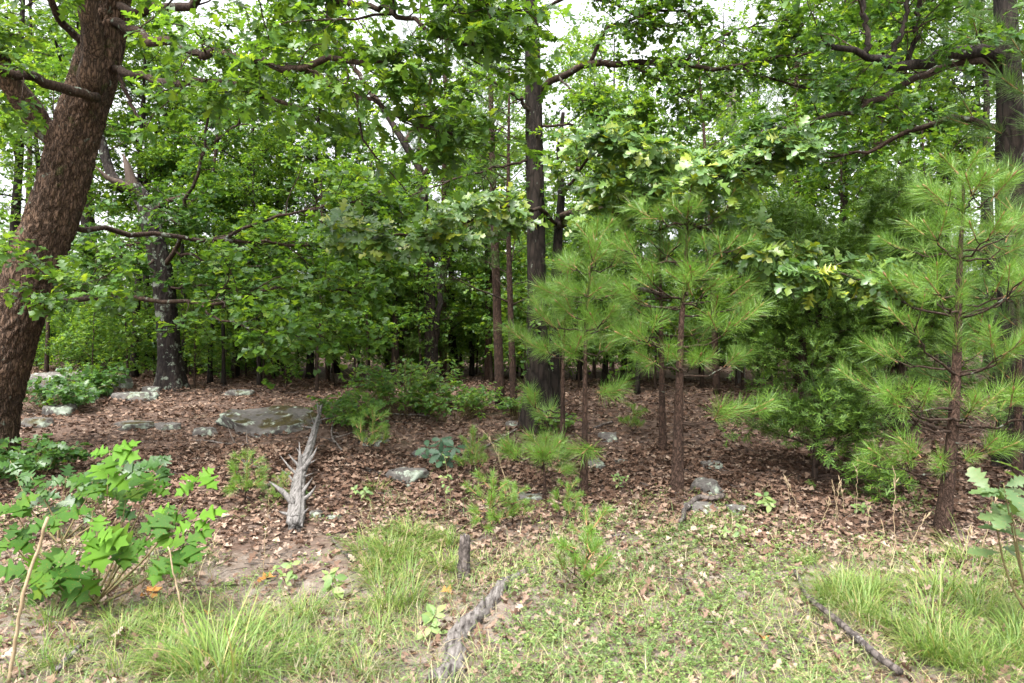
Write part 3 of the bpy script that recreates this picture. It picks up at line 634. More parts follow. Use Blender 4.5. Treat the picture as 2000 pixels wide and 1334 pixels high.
def pine(name, label, base, trunk, r0, whorls, seed, tufts=TUFT, S=1., lead=.62, side=2, dead=8, cat='pine tree', group=None, tips=(), up=.25, nolead=False):
    g = np.random.default_rng(seed); root = empty(name, base); tag(root, label, cat, group)
    K = 40; Pt = smooth_poly(trunk, K); R = np.linspace(r0, r0*.16, K)
    obj('trunk', trunk_mesh(Pt, R, 14, base, M['bark_pine'], .003, seed, .35, (40, 18)), root)
    Lt = np.linalg.norm(Pt[-1]-Pt[0])
    def at(t): return interp(Pt[None], np.array([0]), np.array([t]))[0]
    def tuft(p, f, s=1., par=None):
        o = obj('needle_tuft', tufts[g.integers(len(tufts))], par or root); o.matrix_basis = axis_matrix(p-base, f, S*s*g.uniform(.6, 1.18), g.uniform(0, 6))
    def branch(b, e, n=None, rr=None):
        L = np.linalg.norm(e-b); mid = (b+e)/2 - np.array([0, 0, .10*L])
        pl = smooth_poly([b, mid, e], 8); pl[1:-1] += .012*g.standard_normal((6, 3)); r = rr or min(.006+.011*L, R[0]*.5)
        bo = wood(root, 'branch', pl, np.linspace(r, .0035, 8), 5, M['bark_twig'], base, .04)
        d = unit(pl[-1]-pl[-2]); tuft(pl[-1], d+np.array([0, 0, .15]), 1., bo)
        for t in (.8,):
            if L*(1-t) < .75: 
                q = interp(pl[None], np.array([0]), np.array([t]))[0]; tuft(q, d+.25*g.standard_normal(3), .92, bo)
        h = unit(np.cross(d, [0, 0, 1]))
        for k in range(side if n is None else n):
            t = g.uniform(.45, .92); q = interp(pl[None], np.array([0]), np.array([t]))[0]; sg = 1 if k % 2 else -1
            dd = unit(d*.8 + sg*h*.8 + np.array([0, 0, .2]) + .15*g.standard_normal(3)); l2 = L*g.uniform(.18, .36)+.03
            p2 = q + dd*l2; so = wood(root, 'branch', smooth_poly([q, (q+p2)/2-np.array([0, 0, .02]), p2], 5), np.linspace(.006, .003, 5), 4, M['bark_twig'], base, 0)
            tuft(p2, dd+np.array([0, 0, .2]), 1., so)
    for (t, n, L) in whorls:
        b = at(t); a0 = g.uniform(0, 6)
        for k in range(n):
            az = a0 + 2*math.pi*k/n + g.uniform(-.35, .35); l = L*g.uniform(.75, 1.2)
            e = b + np.array([math.cos(az)*l, math.sin(az)*l, l*g.uniform(up-.12, up+.2)])
            branch(b + np.array([0, 0, g.uniform(-.05, .05)]), e)
    for (px, py, dd) in tips:
        e = P(px, py, base[1]+dd)
        hz = np.linalg.norm(e[:2]-Pt[:, :2], axis=1); zt = e[2]-.22*np.linalg.norm(e[:2]-base[:2]); k = int(np.argmin(np.abs(Pt[:, 2]-zt)))
        branch(Pt[k], e, 2)
    if not nolead:
        n = int(Lt*(1-lead)/.14)+2
        for k in range(n):
            t = lead+(1-lead)*(k+.5)/n; tuft(at(t), tangent(Pt[None], np.array([0]), np.array([t]))[0]+.3*g.standard_normal(3)*(1-(k+1)/n))
        for k in range(4):
            e = Pt[-1]+np.array([math.cos(k*1.6)*.1, math.sin(k*1.6)*.1, g.uniform(.06, .16)])*S*1.3; tuft(Pt[-1]*.4+e*.6, e-Pt[-1])
    for k in range(dead):
        t = g.uniform(.12, .45); b = at(t); az = g.uniform(0, 6.28); l = g.uniform(.2, .6)
        e = b+np.array([math.cos(az)*l, math.sin(az)*l, g.uniform(-.05, .1)*l])
        pl = smooth_poly([b, (b+e)/2+.04*g.standard_normal(3), e], 6); wood(root, 'branch', pl, np.linspace(.006, .002, 6), 4, M['bark_twig'], base, 0)
    return root
def ptrunk(pts, base): return np.concatenate([[base-np.array([0, 0, .06])], px_poly([(x, y, base[1]+d) for x, y, d in pts])])
b = G(1322, 963)
pine('young_pine', 'tallest young pine in the clearing edge, slim brown trunk beside the grey rocks', b,
     ptrunk([(1326, 800, 0), (1330, 650, 0), (1338, 540, 0), (1342, 450, 0), (1343, 400, 0)], b), .062,
     [(.50, 4, .80), (.66, 5, .75), (.80, 4, .60), (.92, 4, .40)], 31,
     tips=[(1265, 700, -.3), (1360, 705, -.5), (1450, 700, .1), (1475, 797, -.2), (1415, 810, -.4), (1540, 500, .0), (1450, 590, -.3), (1240, 580, -.2), (1350, 540, -.6)])
b = G(1140, 962)
pine('young_pine', 'slim young pine with an upright candle tip, second from the dark oak trunk', b,
     ptrunk([(1142, 860, 0), (1143, 720, 0), (1146, 600, 0), (1155, 520, 0), (1162, 480, 0)], b), .040,
     [(.64, 3, .42), (.78, 4, .36), (.9, 3, .24)], 32, side=2,
     tips=[(1062, 685, .0), (1120, 690, -.2), (1185, 765, -.1), (1152, 872, -.2), (1085, 570, .1), (1190, 680, .2), (1110, 610, -.2)])
b = G(1098, 903)
pine('young_pine', 'thin young pine with a bare lower stem just in front of the dark oak trunk', b,
     ptrunk([(1099, 800, 0), (1100, 700, 0), (1104, 600, 0), (1108, 540, 0)], b), .036, [(.62, 3, .45), (.82, 3, .35)], 33, side=2,
     tips=[(1040, 790, -.1), (1060, 810, .1)])
b = G(1062, 978)
pine('pine_sapling', 'knee high pine sapling with a bare stem and drooping tufts', b, ptrunk([(1064, 940, 0), (1062, 905, 0), (1064, 880, 0)], b), .020,
     [(.75, 4, .25)], 34, side=1, dead=3, lead=.8, tips=[(1000, 885, -.1), (1060, 890, -.2), (1105, 920, .0)], S=.85)
b = G(1838, 1038)
pine('young_pine', 'broad young pine with long needled arms beside the white oak leaves', b,
     ptrunk([(1856, 900, 0), (1866, 760, 0), (1872, 600, 0), (1876, 480, 0), (1882, 400, 0), (1880, 350, 0)], b), .062,
     [(.30, 4, .7), (.46, 5, .72), (.62, 5, .66), (.78, 5, .5), (.92, 5, .32)], 35, lead=.5, up=.38,
     tips=[(1720, 890, -.3), (1840, 905, -.6), (1690, 755, -.2), (1750, 780, -.4), (1900, 790, -.6), (1960, 700, -.3), (1985, 560, -.2), (1790, 560, -.2), (1950, 880, -.2), (1975, 480, 0)])
b = G(1294, 880)
pine('young_pine', 'shaded young pine with a thin dark stem behind the tallest young pine', b,
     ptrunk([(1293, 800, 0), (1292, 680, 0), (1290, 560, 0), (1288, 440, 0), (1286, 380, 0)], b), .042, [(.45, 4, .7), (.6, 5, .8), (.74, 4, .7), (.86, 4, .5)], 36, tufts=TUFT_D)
b = G(1735, 842)
pine('young_pine', 'shaded young pine deep among the cedars', b,
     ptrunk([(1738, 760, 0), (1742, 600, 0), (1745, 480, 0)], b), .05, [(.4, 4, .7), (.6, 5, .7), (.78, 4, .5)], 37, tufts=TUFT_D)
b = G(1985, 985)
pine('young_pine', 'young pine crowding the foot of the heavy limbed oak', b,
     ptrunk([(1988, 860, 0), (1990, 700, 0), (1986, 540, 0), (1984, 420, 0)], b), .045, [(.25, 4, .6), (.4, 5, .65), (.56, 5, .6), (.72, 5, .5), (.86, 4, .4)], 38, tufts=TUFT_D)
# pine boughs in front of the right oak come from a taller pine outside the frame
b = GD(2120, 7.6)
pine('tall_pine', 'tall pine whose needled boughs hang in front of the heavy limbed oak', b,
     np.array([b-np.array([0, 0, .1]), b+np.array([.05, 0, 2.5]), b+np.array([-.05, .1, 5.5]), b+np.array([0, 0, 8.])]), .12, [(.7, 5, 1.1), (.82, 5, .9), (.92, 5, .6)], 39, tufts=TUFT_D, S=1.25,
     tips=[(1860, 60, .2), (1980, 170, -.3), (1830, 110, .4), (1955, 260, .0), (1985, 330, -.2), (1960, 60, -.2), (1900, 30, .0), (1985, 90, -.4), (1880, 240, .3)], dead=4)
# seedling pines in the grass
for k, (px, py, hpx, lab) in enumerate([
        (958, 1048, 85, 'bushy bright pine seedling at the edge of the grass beside the upright broken stub'),
        (1000, 1030, 60, 'small pine seedling leaning on its bushy neighbour in the grass'),
        (1142, 1160, 110, 'lone feathery pine seedling standing among the low herbs'),
        (1105, 1018, 55, 'low dark pine seedling at the foot of the slim young pines'),
        (478, 985, 70, 'pine seedling spreading beside the silvery fallen trunk'),
        (545, 985, 40, 'tiny pine seedling touching the silvery fallen trunk'),
        (920, 930, 60, 'dark pine seedling under the fallen grey branch'),
        (725, 890, 65, 'pine seedling in the shade below the leafy thicket'),
        (1235, 850, 45, 'pine seedling between the dark oak and the tallest young pine')]):
    b = G(px, py); h = hpx/FPX*b[1]; g = np.random.default_rng(70+k)
    t = np.array([b-np.array([0, 0, .03]), b+np.array([.01, 0, h*.5]), b+np.array([.02, 0, h])])
    pine('pine_seedling', lab, b, t, .006, [(.3, 4, h*.45), (.65, 3, h*.35)], 70+k, tufts=TUFT_S, S=h/.42, side=1, dead=0, lead=.3, cat='pine seedling', up=.6)

# ------------------------------------------------------------------ cedars
def spray_tpl(seed):
    g = np.random.default_rng(seed); V, F = [], []
    def sl(p, q, w):
        d = q-p; s = np.cross(d, [0, 0, 1]); s = s/np.linalg.norm(s)*w; i = len(V); V.extend([p-s, p+s, q]); F.append((i, i+1, i+2))
    ax = np.array([0, 1., 0]); sl(np.zeros(3), ax, .05)
    for k in range(5):
        t = .10+.8*k/5; sg = 1 if k % 2 else -1; p = ax*t; L = .46*(1-.45*t)*g.uniform(.8, 1.2)
        q = p + np.array([sg*L*.75, L*.75, g.uniform(-.12, .12)]); sl(p, q, .045)
        r = p*.5+q*.5; sl(r, r + np.array([sg*.02, .24*(1-.4*t), g.uniform(-.1, .1)]), .035)
    return np.array(V), np.array(F)
SPRAY = [spray_tpl(i) for i in range(3)]
def cedar(name, label, base, Hh, Rad, seed, nb=70, nspray=9, low=.12, stems=((0, 0),), r0=.09, group=None, dens=1., lean=(0, 0)):
    g = np.random.default_rng(seed); root = empty(name, base); tag(root, label, 'cedar', group)
    tp = []
    for sx, sy in stems:
        top = base+np.array([sx*2.2+lean[0], sy*2.2+lean[1], Hh*g.uniform(.9, 1.)]); p = smooth_poly([base+np.array([sx, sy, -.08]), base+np.array([sx*1.3+lean[0]*.3, sy*1.3+lean[1]*.3, Hh*.4]), top], 30)
        obj('trunk', trunk_mesh(p, np.linspace(r0, .012, 30), 12, base, M['bark_cedar'], .004, seed, .4, (30, 4)), root); tp.append(p)
    Pt = np.stack(tp); R = np.tile(np.linspace(r0, .012, 30), (len(tp), 1)); n = nb//len(tp)
    idx = np.repeat(np.arange(len(tp)), n); t = low+(1-low)*((np.tile(np.arange(n), len(tp))+g.uniform(0, 1, len(idx)))/n)
    b = interp(Pt, idx, t); az = g.uniform(0, 6.283, len(idx)); prof = Rad*np.clip((1-t)**.75*1.15, .06, 1)*g.uniform(.65, 1.1, len(idx))*np.clip((t-low)/.10+.75, 0, 1)
    d = np.stack([np.cos(az), np.sin(az), g.uniform(.15, .6, len(idx))], 1); K = 7; pts = [b]; dd = unit(d)
    for k in range(K-1):
        dd = unit(dd+.13*g.standard_normal(dd.shape)+np.array([0, 0, .0])); pts.append(pts[-1]+dd*(prof/(K-1))[:, None])
    p0 = np.stack(pts, 1); r_ = np.minimum(.006+.012*prof, .04)[:, None]*np.linspace(1, .25, K)
    p1, r1 = spawn(p0, r_, 9, .2, 1., (.25, .75), (25, 65), .7, .05, 5, .2, .0, .010, g)
    p2, r2 = spawn(p1, r1, 7, .15, 1., (.12, .32), (25, 65), .8, .05, 3, .2, .0, .008, g)
    wood_many(root, 'branch', [(p0, r_, 5), (p1, r1, 3), (p2, r2, 3)], M['bark_cedar'], base)
    b3, f3, n3, s3 = leaves_on(p2, int(nspray*dens), .05, .125, g, droop=-.05, tilt=.8, flat=.9, var=(.6, 1.3))
    ch = g.integers(0, 3, len(b3)); geo = []
    for k in range(3):
        m = ch == k; geo.append(put(SPRAY[k], b3[m], f3[m], n3[m], s3[m]))
    V, F = cat_geo(geo); tag(obj('foliage', mesh('foliage', V-base, F, M['cedar']), root), kind='stuff')
    return root
cedar('cedar_tree', 'dense dark green cedar with twin trunks behind the grey rocks', G(1585, 832), 3.2, 1.55, 51, nb=52, stems=((-.10, 0), (.10, .04)), low=.22, nspray=5)
cedar('cedar_tree', 'tall feathery cedar filling the gap behind the broad young pine', GD(1760, 9.6), 3.6, 1.5, 52, nb=46, low=.16, nspray=5)
cedar('cedar_sapling', 'low spreading cedar bush trailing over the dead leaves near the grey rocks', GD(1590, 7.6), 1.0, .95, 53, nb=14, low=.02, r0=.03, nspray=4)
cedar('cedar_tree', 'dark cedar standing in the shade beside the forked oak', GD(772, 13.5), 3.2, 1.2, 54, nb=26, low=.1, nspray=4)

# ------------------------------------------------------------------ the wood behind: prototypes, copied
Z3 = np.zeros(3)
def proto_tree(seed, Hh, r0, crown0, nl, limb_len, leaf, mat, sub=10, tw=8, lf=6, bark=None):
    g = np.random.default_rng(seed); root = empty('woodland_tree', (0, 0, 0))
    K = 12; p = np.stack([np.cumsum(g.standard_normal(K)*.03*Hh/10), np.cumsum(g.standard_normal(K)*.03*Hh/10), np.linspace(-.1, Hh, K)], 1); p[:, :2] -= p[0, :2]
    p = smooth_poly(p, 24); R = np.linspace(r0, r0*.15, 24); R[0] *= 1.35; R[1] *= 1.1
    V, F = capped(p, R, 10, .06, seed); obj('trunk', mesh('trunk', V, F, bark or M['bark_dark'], smooth=True), root)
    p0, rr = spawn(p[None], R[None], nl, crown0, .97, limb_len, (45, 85), .7, .25, 6, .18, .02, .018, g)
    p1, r1 = spawn(p0, rr, sub, .15, 1., (.5*limb_len[1]*.45, .5*limb_len[1]*.75), (30, 75), .6, .05, 4, .22, 0, .012, g)
    p2, r2 = spawn(p1, r1, tw, .15, 1., (.25, .65), (25, 75), .7, .03, 3, .2, -.03, .008, g)
    V, F = cat_geo([tubes(p0, rr, 5, .05, 1), tubes(p1, r1, 3)]); obj('limbs', mesh('limbs', V, F, bark or M['bark_dark'], smooth=True), root).name = 'branch'
    lv = leaves_on(p2, lf, .1, leaf, g, tilt=.55)
    V, F = put(T_NOTCH, *lv); obj('crown', mesh('crown', V, F, mat), root)
    return root
def proto_pine(seed, Hh, r0, crown0, nw):
    g = np.random.default_rng(seed); root = empty('woodland_pine', (0, 0, 0))
    p = smooth_poly([(0, 0, -.1), (.05, .03, Hh*.5), (0, .08, Hh)], 20); R = np.linspace(r0, .015, 20)
    V, F = capped(p, R, 9, .04, seed); obj('trunk', mesh('trunk', V, F, M['bark_pine'], smooth=True), root)
    p0, rr = spawn(p[None], R[None], nw, crown0, .98, (.9, 1.9), (60, 85), .8, .25, 6, .12, .05, .010, g)
    p1, r1 = spawn(p0, rr, 5, .4, 1., (.25, .6), (25, 60), .7, .1, 4, .15, .03, .008, g)
    V, F = cat_geo([tubes(p0, rr, 4), tubes(p1, r1, 3)]); obj('branch', mesh('branch', V, F, M['bark_twig']), root)
    b, f, n, s = leaves_on(p1, 70, .3, .16, g, droop=-.1, tilt=1., flat=1., var=(.7, 1.2))
    T = (np.array([(-.012, 0, 0), (.012, 0, 0), (0, 1, -.05)]), np.array([(0, 1, 2)]))
    V, F = put(T, b, f, n, s); obj('crown', mesh('crown', V, F, M['needle_far']), root)
    return root
PT = [proto_tree(101, 12, .13, .25, 15, (2.0, 4.2), .135, M['far_leaf']), proto_tree(102, 14, .17, .38, 15, (2.2, 4.6), .15, M['far_leaf']),
      proto_tree(103, 9, .075, .16, 16, (1.4, 3.0), .12, M['under_leaf'], lf=7), proto_tree(104, 10.5, .11, .45, 14, (1.6, 3.4), .15, M['far_leaf'], lf=6)]
PU = [proto_tree(111, 4.2, .032, .12, 14, (.7, 1.6), .13, M['under_leaf'], 6, 5, 6, M['bark_twig']), proto_tree(112, 3.2, .026, .08, 12, (.6, 1.4), .12, M['under_leaf'], 6, 5, 6, M['bark_twig']),
      proto_tree(113, 5.5, .042, .22, 14, (.8, 2.0), .13, M['under_leaf'], 6, 6, 6, M['bark_twig'])]
PB = [proto_tree(131, 1.3, .016, .04, 12, (.6, 1.1), .10, M['under_leaf'], 5, 5, 6, M['bark_twig']), proto_tree(132, 1.7, .018, .05, 12, (.6, 1.3), .11, M['far_leaf'], 5, 5, 6, M['bark_twig'])]
PP = [proto_pine(121, 9.5, .10, .42, 34), proto_pine(122, 6.5, .065, .30, 30)]
used = set()
def place(proto, name, p, rz, s, label, cat, group):
    o = proto if id(proto) not in used else copy_tree(proto); used.add(id(proto))
    o.name = name; o.location = p; o.rotation_euler = (random.uniform(-.04, .04), random.uniform(-.04, .04), rz); o.scale = (s, s, s*random.uniform(.9, 1.15))
    return tag(o, label, cat, group)
LT = ['broad leaved tree standing in the wood behind the clearing', 'tall broad leaved tree with high crown in the wood behind', 'small tree leafy almost to the ground in the wood behind', 'slender high crowned tree in the wood behind']
LU = ['leafy sapling growing under the far trees', 'low bushy sapling growing under the far trees', 'tall thin sapling growing under the far trees']
LP = ['thin straight pine standing in the wood behind', 'short slim pine standing in the wood behind']
def T_(k, p, s=None, lab=None): place(PT[k], 'woodland_tree', p, random.uniform(0, 6.28), s or random.uniform(.85, 1.15), lab or LT[k], 'tree', 'broad leaved trees of the wood' if lab else 'broad leaved trees of the wood, kind %s' % 'abcd'[k])
def U_(k, p, s=None): place(PU[k], 'woodland_sapling', p, random.uniform(0, 6.28), s or random.uniform(.8, 1.2), LU[k], 'sapling', 'saplings under the trees, kind %s' % 'abc'[k])
def Pn(k, p, s=None, lab=None): place(PP[k], 'woodland_pine', p, random.uniform(0, 6.28), s or random.uniform(.9, 1.1), lab or LP[k], 'pine tree', 'pines of the wood' if lab else 'pines of the wood, kind %s' % 'ab'[k])
# trunks that show one by one
for px, py, k, s, lab in [
        (175, 712, 1, 1.25, 'thick dark tree trunk behind the long lichened outcrop ledge'), (262, 735, 3, .85, 'slim dark tree between the outcrop and the lichen spotted oak'), (290, 722, 3, .9, 'slim dark tree close behind the lichen spotted oak'),
        (410, 748, 3, .5, 'thin pole like tree behind the lichen spotted oak and the grey stone'), (437, 752, 3, .45, 'thinnest pole like tree rising behind the flat boulder'), (458, 738, 3, .9, 'straight dark tree behind the grey stone and the flat boulder'),
        (507, 755, 3, .5, 'thin bare pole directly behind the middle of the flat boulder'), (540, 735, 3, .6, 'slim tree behind the silvery fallen trunk tip'), (605, 742, 3, .9, 'dark slim tree between the flat boulder and the leafy shrub'),
        (655, 728, 0, .8, 'leafy tree behind the leafy shrub and the silvery trunk tip'), (890, 728, 1, .8, 'tall tree behind the low leafy thicket'), (922, 735, 3, .7, 'slender tree between the forked oak and the paired pine stems'),
        (1180, 752, 3, .8, 'slender tree behind the slim young pine'), (1215, 745, 0, .7, 'leafy tree in the gap between the slim pine and the tallest young pine'), (1245, 770, 3, .6, 'slender bent tree behind the shaded young pine'),
        (1515, 792, 2, .6, 'small leafy tree beside the twin trunked cedar'), (1480, 760, 2, .6, 'small leafy tree behind the bare grey dead trunk'), (1640, 770, 0, .9, 'leafy tree behind the twin trunked cedar'),
        (90, 705, 0, 1., 'leafy tree behind the leaning oak above the outcrop'), (20, 712, 1, 1., 'tall tree hidden behind the leaning oak trunk'), (560, 725, 0, .8, 'leafy tree far behind the flat boulder'),
        (360, 738, 3, .6, 'slender tree on the boulder side of the lichen spotted oak'), (1850, 760, 0, .9, 'leafy tree behind the broad young pine'), (1945, 770, 1, .9, 'tall tree behind the heavy limbed oak')]:
    T_(k, G(px, py), s*(.85 if px < 700 else .7), lab)
for px, py, k, s, lab in [
        (820, 742, 0, 1., 'thin pine rising beside the forked oak'), (786, 742, 1, .9, 'short pine behind the broad leafy thicket'), (806, 738, 1, .85, 'short pine between the thicket and the forked oak'),
        (977, 797, 0, .85, 'straight reddish pine stem near the dark oak trunk'), (1004, 812, 1, .9, 'thinner reddish pine stem paired with the straight one by the dark oak'), (951, 745, 1, 1., 'short pine far behind the paired pine stems'),
        (865, 742, 0, .9, 'thin pine close behind the forked oak'), (1400, 770, 1, 1., 'short pine behind the tallest young pine'), (1560, 760, 0, 1.1, 'thin pine behind the twin trunked cedar'),
        (640, 745, 1, .8, 'short pine behind the small leafy shrub'), (1700, 765, 0, 1.2, 'tall thin pine between the two big cedars'), (1800, 755, 0, 1.2, 'tall thin pine behind the feathery cedar')]:
    Pn(k, G(px, py), s, lab)
for px, d, k, s in [(1130, 15, 2, .80), (1240, 18, 0, .62), (1330, 14.5, 2, .78), (1410, 20, 0, .75), (1500, 15, 2, .85), (1580, 19, 0, .75), (1660, 14, 2, .85), (1760, 17, 0, .75), (1840, 14, 2, .9), (1930, 18, 1, .7), (2010, 14, 2, .9), (960, 19, 2, .9), (1060, 22, 0, .8), (1190, 24, 1, .75), (1460, 26, 0, .9), (1700, 25, 1, .8), (560, 17, 2, .8), (420, 20, 0, .8), (300, 16, 2, .8)]:
    T_(k, GD(px, d), s)
def scatter(n, y0, y1, wid, mind, ok=lambda x, y: True):
    out = []
    for _ in range(n*30):
        y = y0+(y1-y0)*random.random()**.8; x = random.uniform(-1, 1)*(wid*y+2)
        if all((x-a)**2+(y-b)**2 > mind*mind for a, b in out) and ok(x, y): out.append((x, y))
        if len(out) >= n: break
    return [np.array([x, y, float(gh(x, y))]) for x, y in out]
for i, p in enumerate(scatter(13, 24, 60, .85, 4.5)): T_([0, 3, 2, 3, 2, 1][i % 6], p, random.uniform(.55, .85))
for i, p in enumerate(scatter(120, 16, 46, .85, 1.1)): U_([1, 0, 1, 2][i % 4], p, random.uniform(.45, 1.))
for i, p in enumerate(scatter(9, 17, 45, .8, 3)): Pn(i % 2, p)
for i, p in enumerate(scatter(95, 14.5, 34, .85, .7)): place(PB[i % 2], 'understory_bush', p, random.uniform(0, 6.28), random.uniform(.6, 1.2), ['knee high leafy bush on the shaded forest floor', 'waist high leafy bush on the shaded forest floor'][i % 2], 'bush', 'bushes on the shaded forest floor, kind %s' % 'ab'[i % 2])
for px, d, k, s in [(250, 13.5, 0, .7), (460, 14, 1, .8), (560, 13, 1, .7), (690, 13, 0, .8), (760, 15, 2, .9), (640, 15, 2, .9), (1200, 13, 0, .9), (1280, 12.5, 1, .9), (1370, 13, 2, .9), (1160, 15, 2, 1.), (930, 16, 1, .9), (1010, 17, 0, .9),
                    (1640, 12, 2, 1.), (1830, 12, 2, 1.1), (1450, 12.5, 0, 1.), (90, 14, 2, 1.), (180, 12.5, 1, .6), (380, 15, 2, 1.), (620, 12.5, 2, .75), (720, 14.5, 2, .9), (880, 15, 0, .9), (960, 14, 2, .8), (900, 18, 2, 1.), (1020, 15, 0, 1.), (700, 17, 0, 1.), (540, 16, 2, 1.), (800, 18, 0, 1.1), (1090, 16, 2, 1.), (460, 18, 0, 1.2), (300, 17, 0, 1.1)] + [(330+i*52+(i*37 % 29), 15+(i*7 % 9), 1, .42+.05*(i % 5)) for i in range(22)] + [(380+i*44+(i*53 % 31), 12.6+(i*5 % 7)*.7, [0, 2, 0][i % 3], .55+.06*(i % 4)) for i in range(26)]:
    U_(k, GD(px, d), s)
for i in range(34):
    place(PB[i % 2], 'understory_bush', GD(-20+i*17+(i*29 % 23), 14.2+(i*11 % 9)*.8), random.uniform(0, 6.28), random.uniform(.6, 1.0), ['knee high leafy bush on the shaded forest floor', 'waist high leafy bush on the shaded forest floor'][i % 2], 'bush', 'bushes on the shaded forest floor, kind %s' % 'ab'[i % 2])
# the far wood as one mass behind everything
def far_wood():
    g = np.random.default_rng(9); n = 34000
    y = g.uniform(58, 80, n); x = g.uniform(-1, 1, n)*(y*.95+6); h = 11+2.5*np.sin(x*.21)+2*np.sin(x*.53+1)
    z = gh(x, y)+h*g.uniform(0, 1, n)**.9
    cl = np.sin(x*.9+y*.4)*np.sin(z*.8+x*.3)+.5*np.sin(x*2.1-z*1.3); k = cl > -.3
    pos = np.stack([x, y, z], 1)[k]; m = len(pos); f = unit(g.standard_normal((m, 3))*np.array([1, 1, .5])); nn = np.array([0, 0, 1.])+.6*g.standard_normal((m, 3))
    V, F = put(T_NOTCH, pos, f, nn, g.uniform(.45, .9, m)); tag(obj('far_foliage', mesh('far_foliage', V, F, M['far_leaf'])), 'distant green foliage of the wood seen between the trunks', 'foliage', kind='stuff')
far_wood()

# ------------------------------------------------------------------ thickets, saplings and seedlings
def bush(name, label, base, Hh, Rad, ns, leaf, mat, seed, tpl=T_OVAL, nobj=120, cat='bush', lf=6):
    g = np.random.default_rng(seed); root = empty(name, base); tag(root, label, cat)
    az = g.uniform(0, 6.283, ns); r = Rad*g.uniform(.2, 1, ns)**.6; st = base+np.stack([np.cos(az)*r*.35, np.sin(az)*r*.35, 0*r], 1)
    en = base+np.stack([np.cos(az)*r, np.sin(az)*r, Hh*g.uniform(.5, 1.05, ns)*(1-.35*(r/Rad)**2)], 1); st[:, 2] = gh(st[:, 0], st[:, 1])-.02
    p0 = np.stack([smooth_poly([a, a*.45+b*.55+np.array([0, 0, .08]), b], 6) for a, b in zip(st, en)]); R0 = np.tile(np.linspace(.006, .0025, 6), (ns, 1))
    p1, r1 = spawn(p0, R0, 5, .25, 1., (.10, .30), (30, 75), .5, .1, 4, .2, 0, .008, g)
    wood_many(root, 'stem', [(p0, R0, 4), (p1, r1, 3)], M['stem'], base)
    foliage(root, base, leaves_on(p1, lf, .1, leaf, g, tilt=.4, droop=.08, face=.5), mat, nobj, tpls=[tpl], mid=tpl, minpx=9)
    return root
bush('leafy_thicket', 'broad leafy thicket of small oval leaves at the foot of the forked oak', G(790, 800), .95, .95, 70, .09, M['under_leaf'], 201)
bush('leafy_thicket', 'low leafy thicket running from the taller one towards the dark oak trunk', G(885, 812), .50, .85, 60, .085, M['under_leaf'], 202)
bush('leafy_shrub', 'leafy shrub crowding the thin end of the silvery fallen trunk', G(700, 838), .62, .46, 34, .085, M['under_leaf'], 203)
bush('leafy_shrub', 'small leafy shrub between the two thickets and the flat boulder', G(655, 822), .50, .34, 20, .08, M['oak_leaf'], 204)
bush('leafy_shrub', 'dark leafy shrub spreading at the foot of the leaning oak', G(110, 800), .55, .70, 26, .12, M['oak_dark'], 205, tpl=T_REDM)
bush('leafy_shrub', 'dark leafy shrub growing among the lichened outcrop stones', G(190, 770), .50, .60, 22, .12, M['oak_dark'], 206, tpl=T_REDM)
bush('leafy_shrub', 'shaded shrub in front of the leaning oak roots', G(60, 930), .40, .55, 22, .12, M['oak_dark'], 207, tpl=T_REDM)
bush('leafy_shrub', 'small green shrub at the roots of the dark oak trunk', G(1085, 846), .28, .28, 12, .07, M['under_leaf'], 208)
bush('leafy_shrub', 'low shrub beside the pale stone near the thin pine stems', G(1010, 815), .35, .35, 14, .07, M['under_leaf'], 209)

def leafy_sapling(name, label, base, stems, mat, size, seed, tpls=T_RED, whorl=6, along=5, cat='sapling', bright=(), key='sap', tilt=.35, r0=.009):
    """stems: list of tip points; every leaf is an object"""
    g = np.random.default_rng(seed); root = empty(name, base); tag(root, label, cat)
    for i, tip in enumerate(stems):
        b0 = base+np.array([g.uniform(-.03, .03), g.uniform(-.03, .03), -.02]); mid = b0*.5+tip*.5+np.array([g.uniform(-.05, .05), g.uniform(-.05, .05), -.06])
        pl = smooth_poly([b0, mid, tip], 10); wood(root, 'stem', pl, np.linspace(r0, .0025, 10), 5, M['stem'], base, .03)
        d = unit(pl[-1]-pl[-2]); L = []
        for k in range(whorl+along):
            w = k < whorl; t = g.uniform(.95, 1.) if w else g.uniform(.45, .93)
            q = interp(pl[None], np.array([0]), np.array([t]))[0]; az = k*2.4+g.uniform(-.4, .4)+i
            nv = unit(np.array([.1, -.8, 1.])+tilt*g.standard_normal(3)); f = np.array([math.cos(az), .25*math.sin(az), .85*math.sin(az)-.25]); f = unit(f-np.dot(f, nv)*nv+.12*g.standard_normal(3))
            L.append((q, f, nv, size*g.uniform(.6, 1.15)*(.8 if w and k > 3 else 1)))
        lv = tuple(np.array(x) for x in zip(*L))
        leaf_objects(root, base, lv, M['sap_bright'] if i in bright else mat, tpls, key=key)
    return root
b = G(190, 1178); d = b[1]
tips = [P(x, y, d+z) for x, y, z in [(215, 880, .1), (390, 930, .2), (110, 1010, -.2), (20, 985, 0), (330, 1000, .0), (385, 1010, -.1), (150, 1095, -.35), (55, 1110, -.2), (10, 1050, -.1), (250, 950, .3), (300, 945, .4), (365, 1060, -.2), (190, 1040, -.3), (100, 1130, -.3), (180, 940, .1), (260, 1060, -.2)]]
leafy_sapling('oak_sapling', 'bright leafy oak sapling with big lobed leaves and yellow green tips', b, tips, M['sap_leaf'], .175, 301, bright=(0, 1, 5, 12), whorl=5, along=2, tpls=T_SAP, key='sapb')
b = G(120, 1060); d = b[1]
tips = [P(x, y, d+z) for x, y, z in [(60, 930, 0), (130, 930, .2), (200, 925, .1), (20, 900, .2), (290, 900, .3), (320, 905, .2), (240, 910, .4)]]
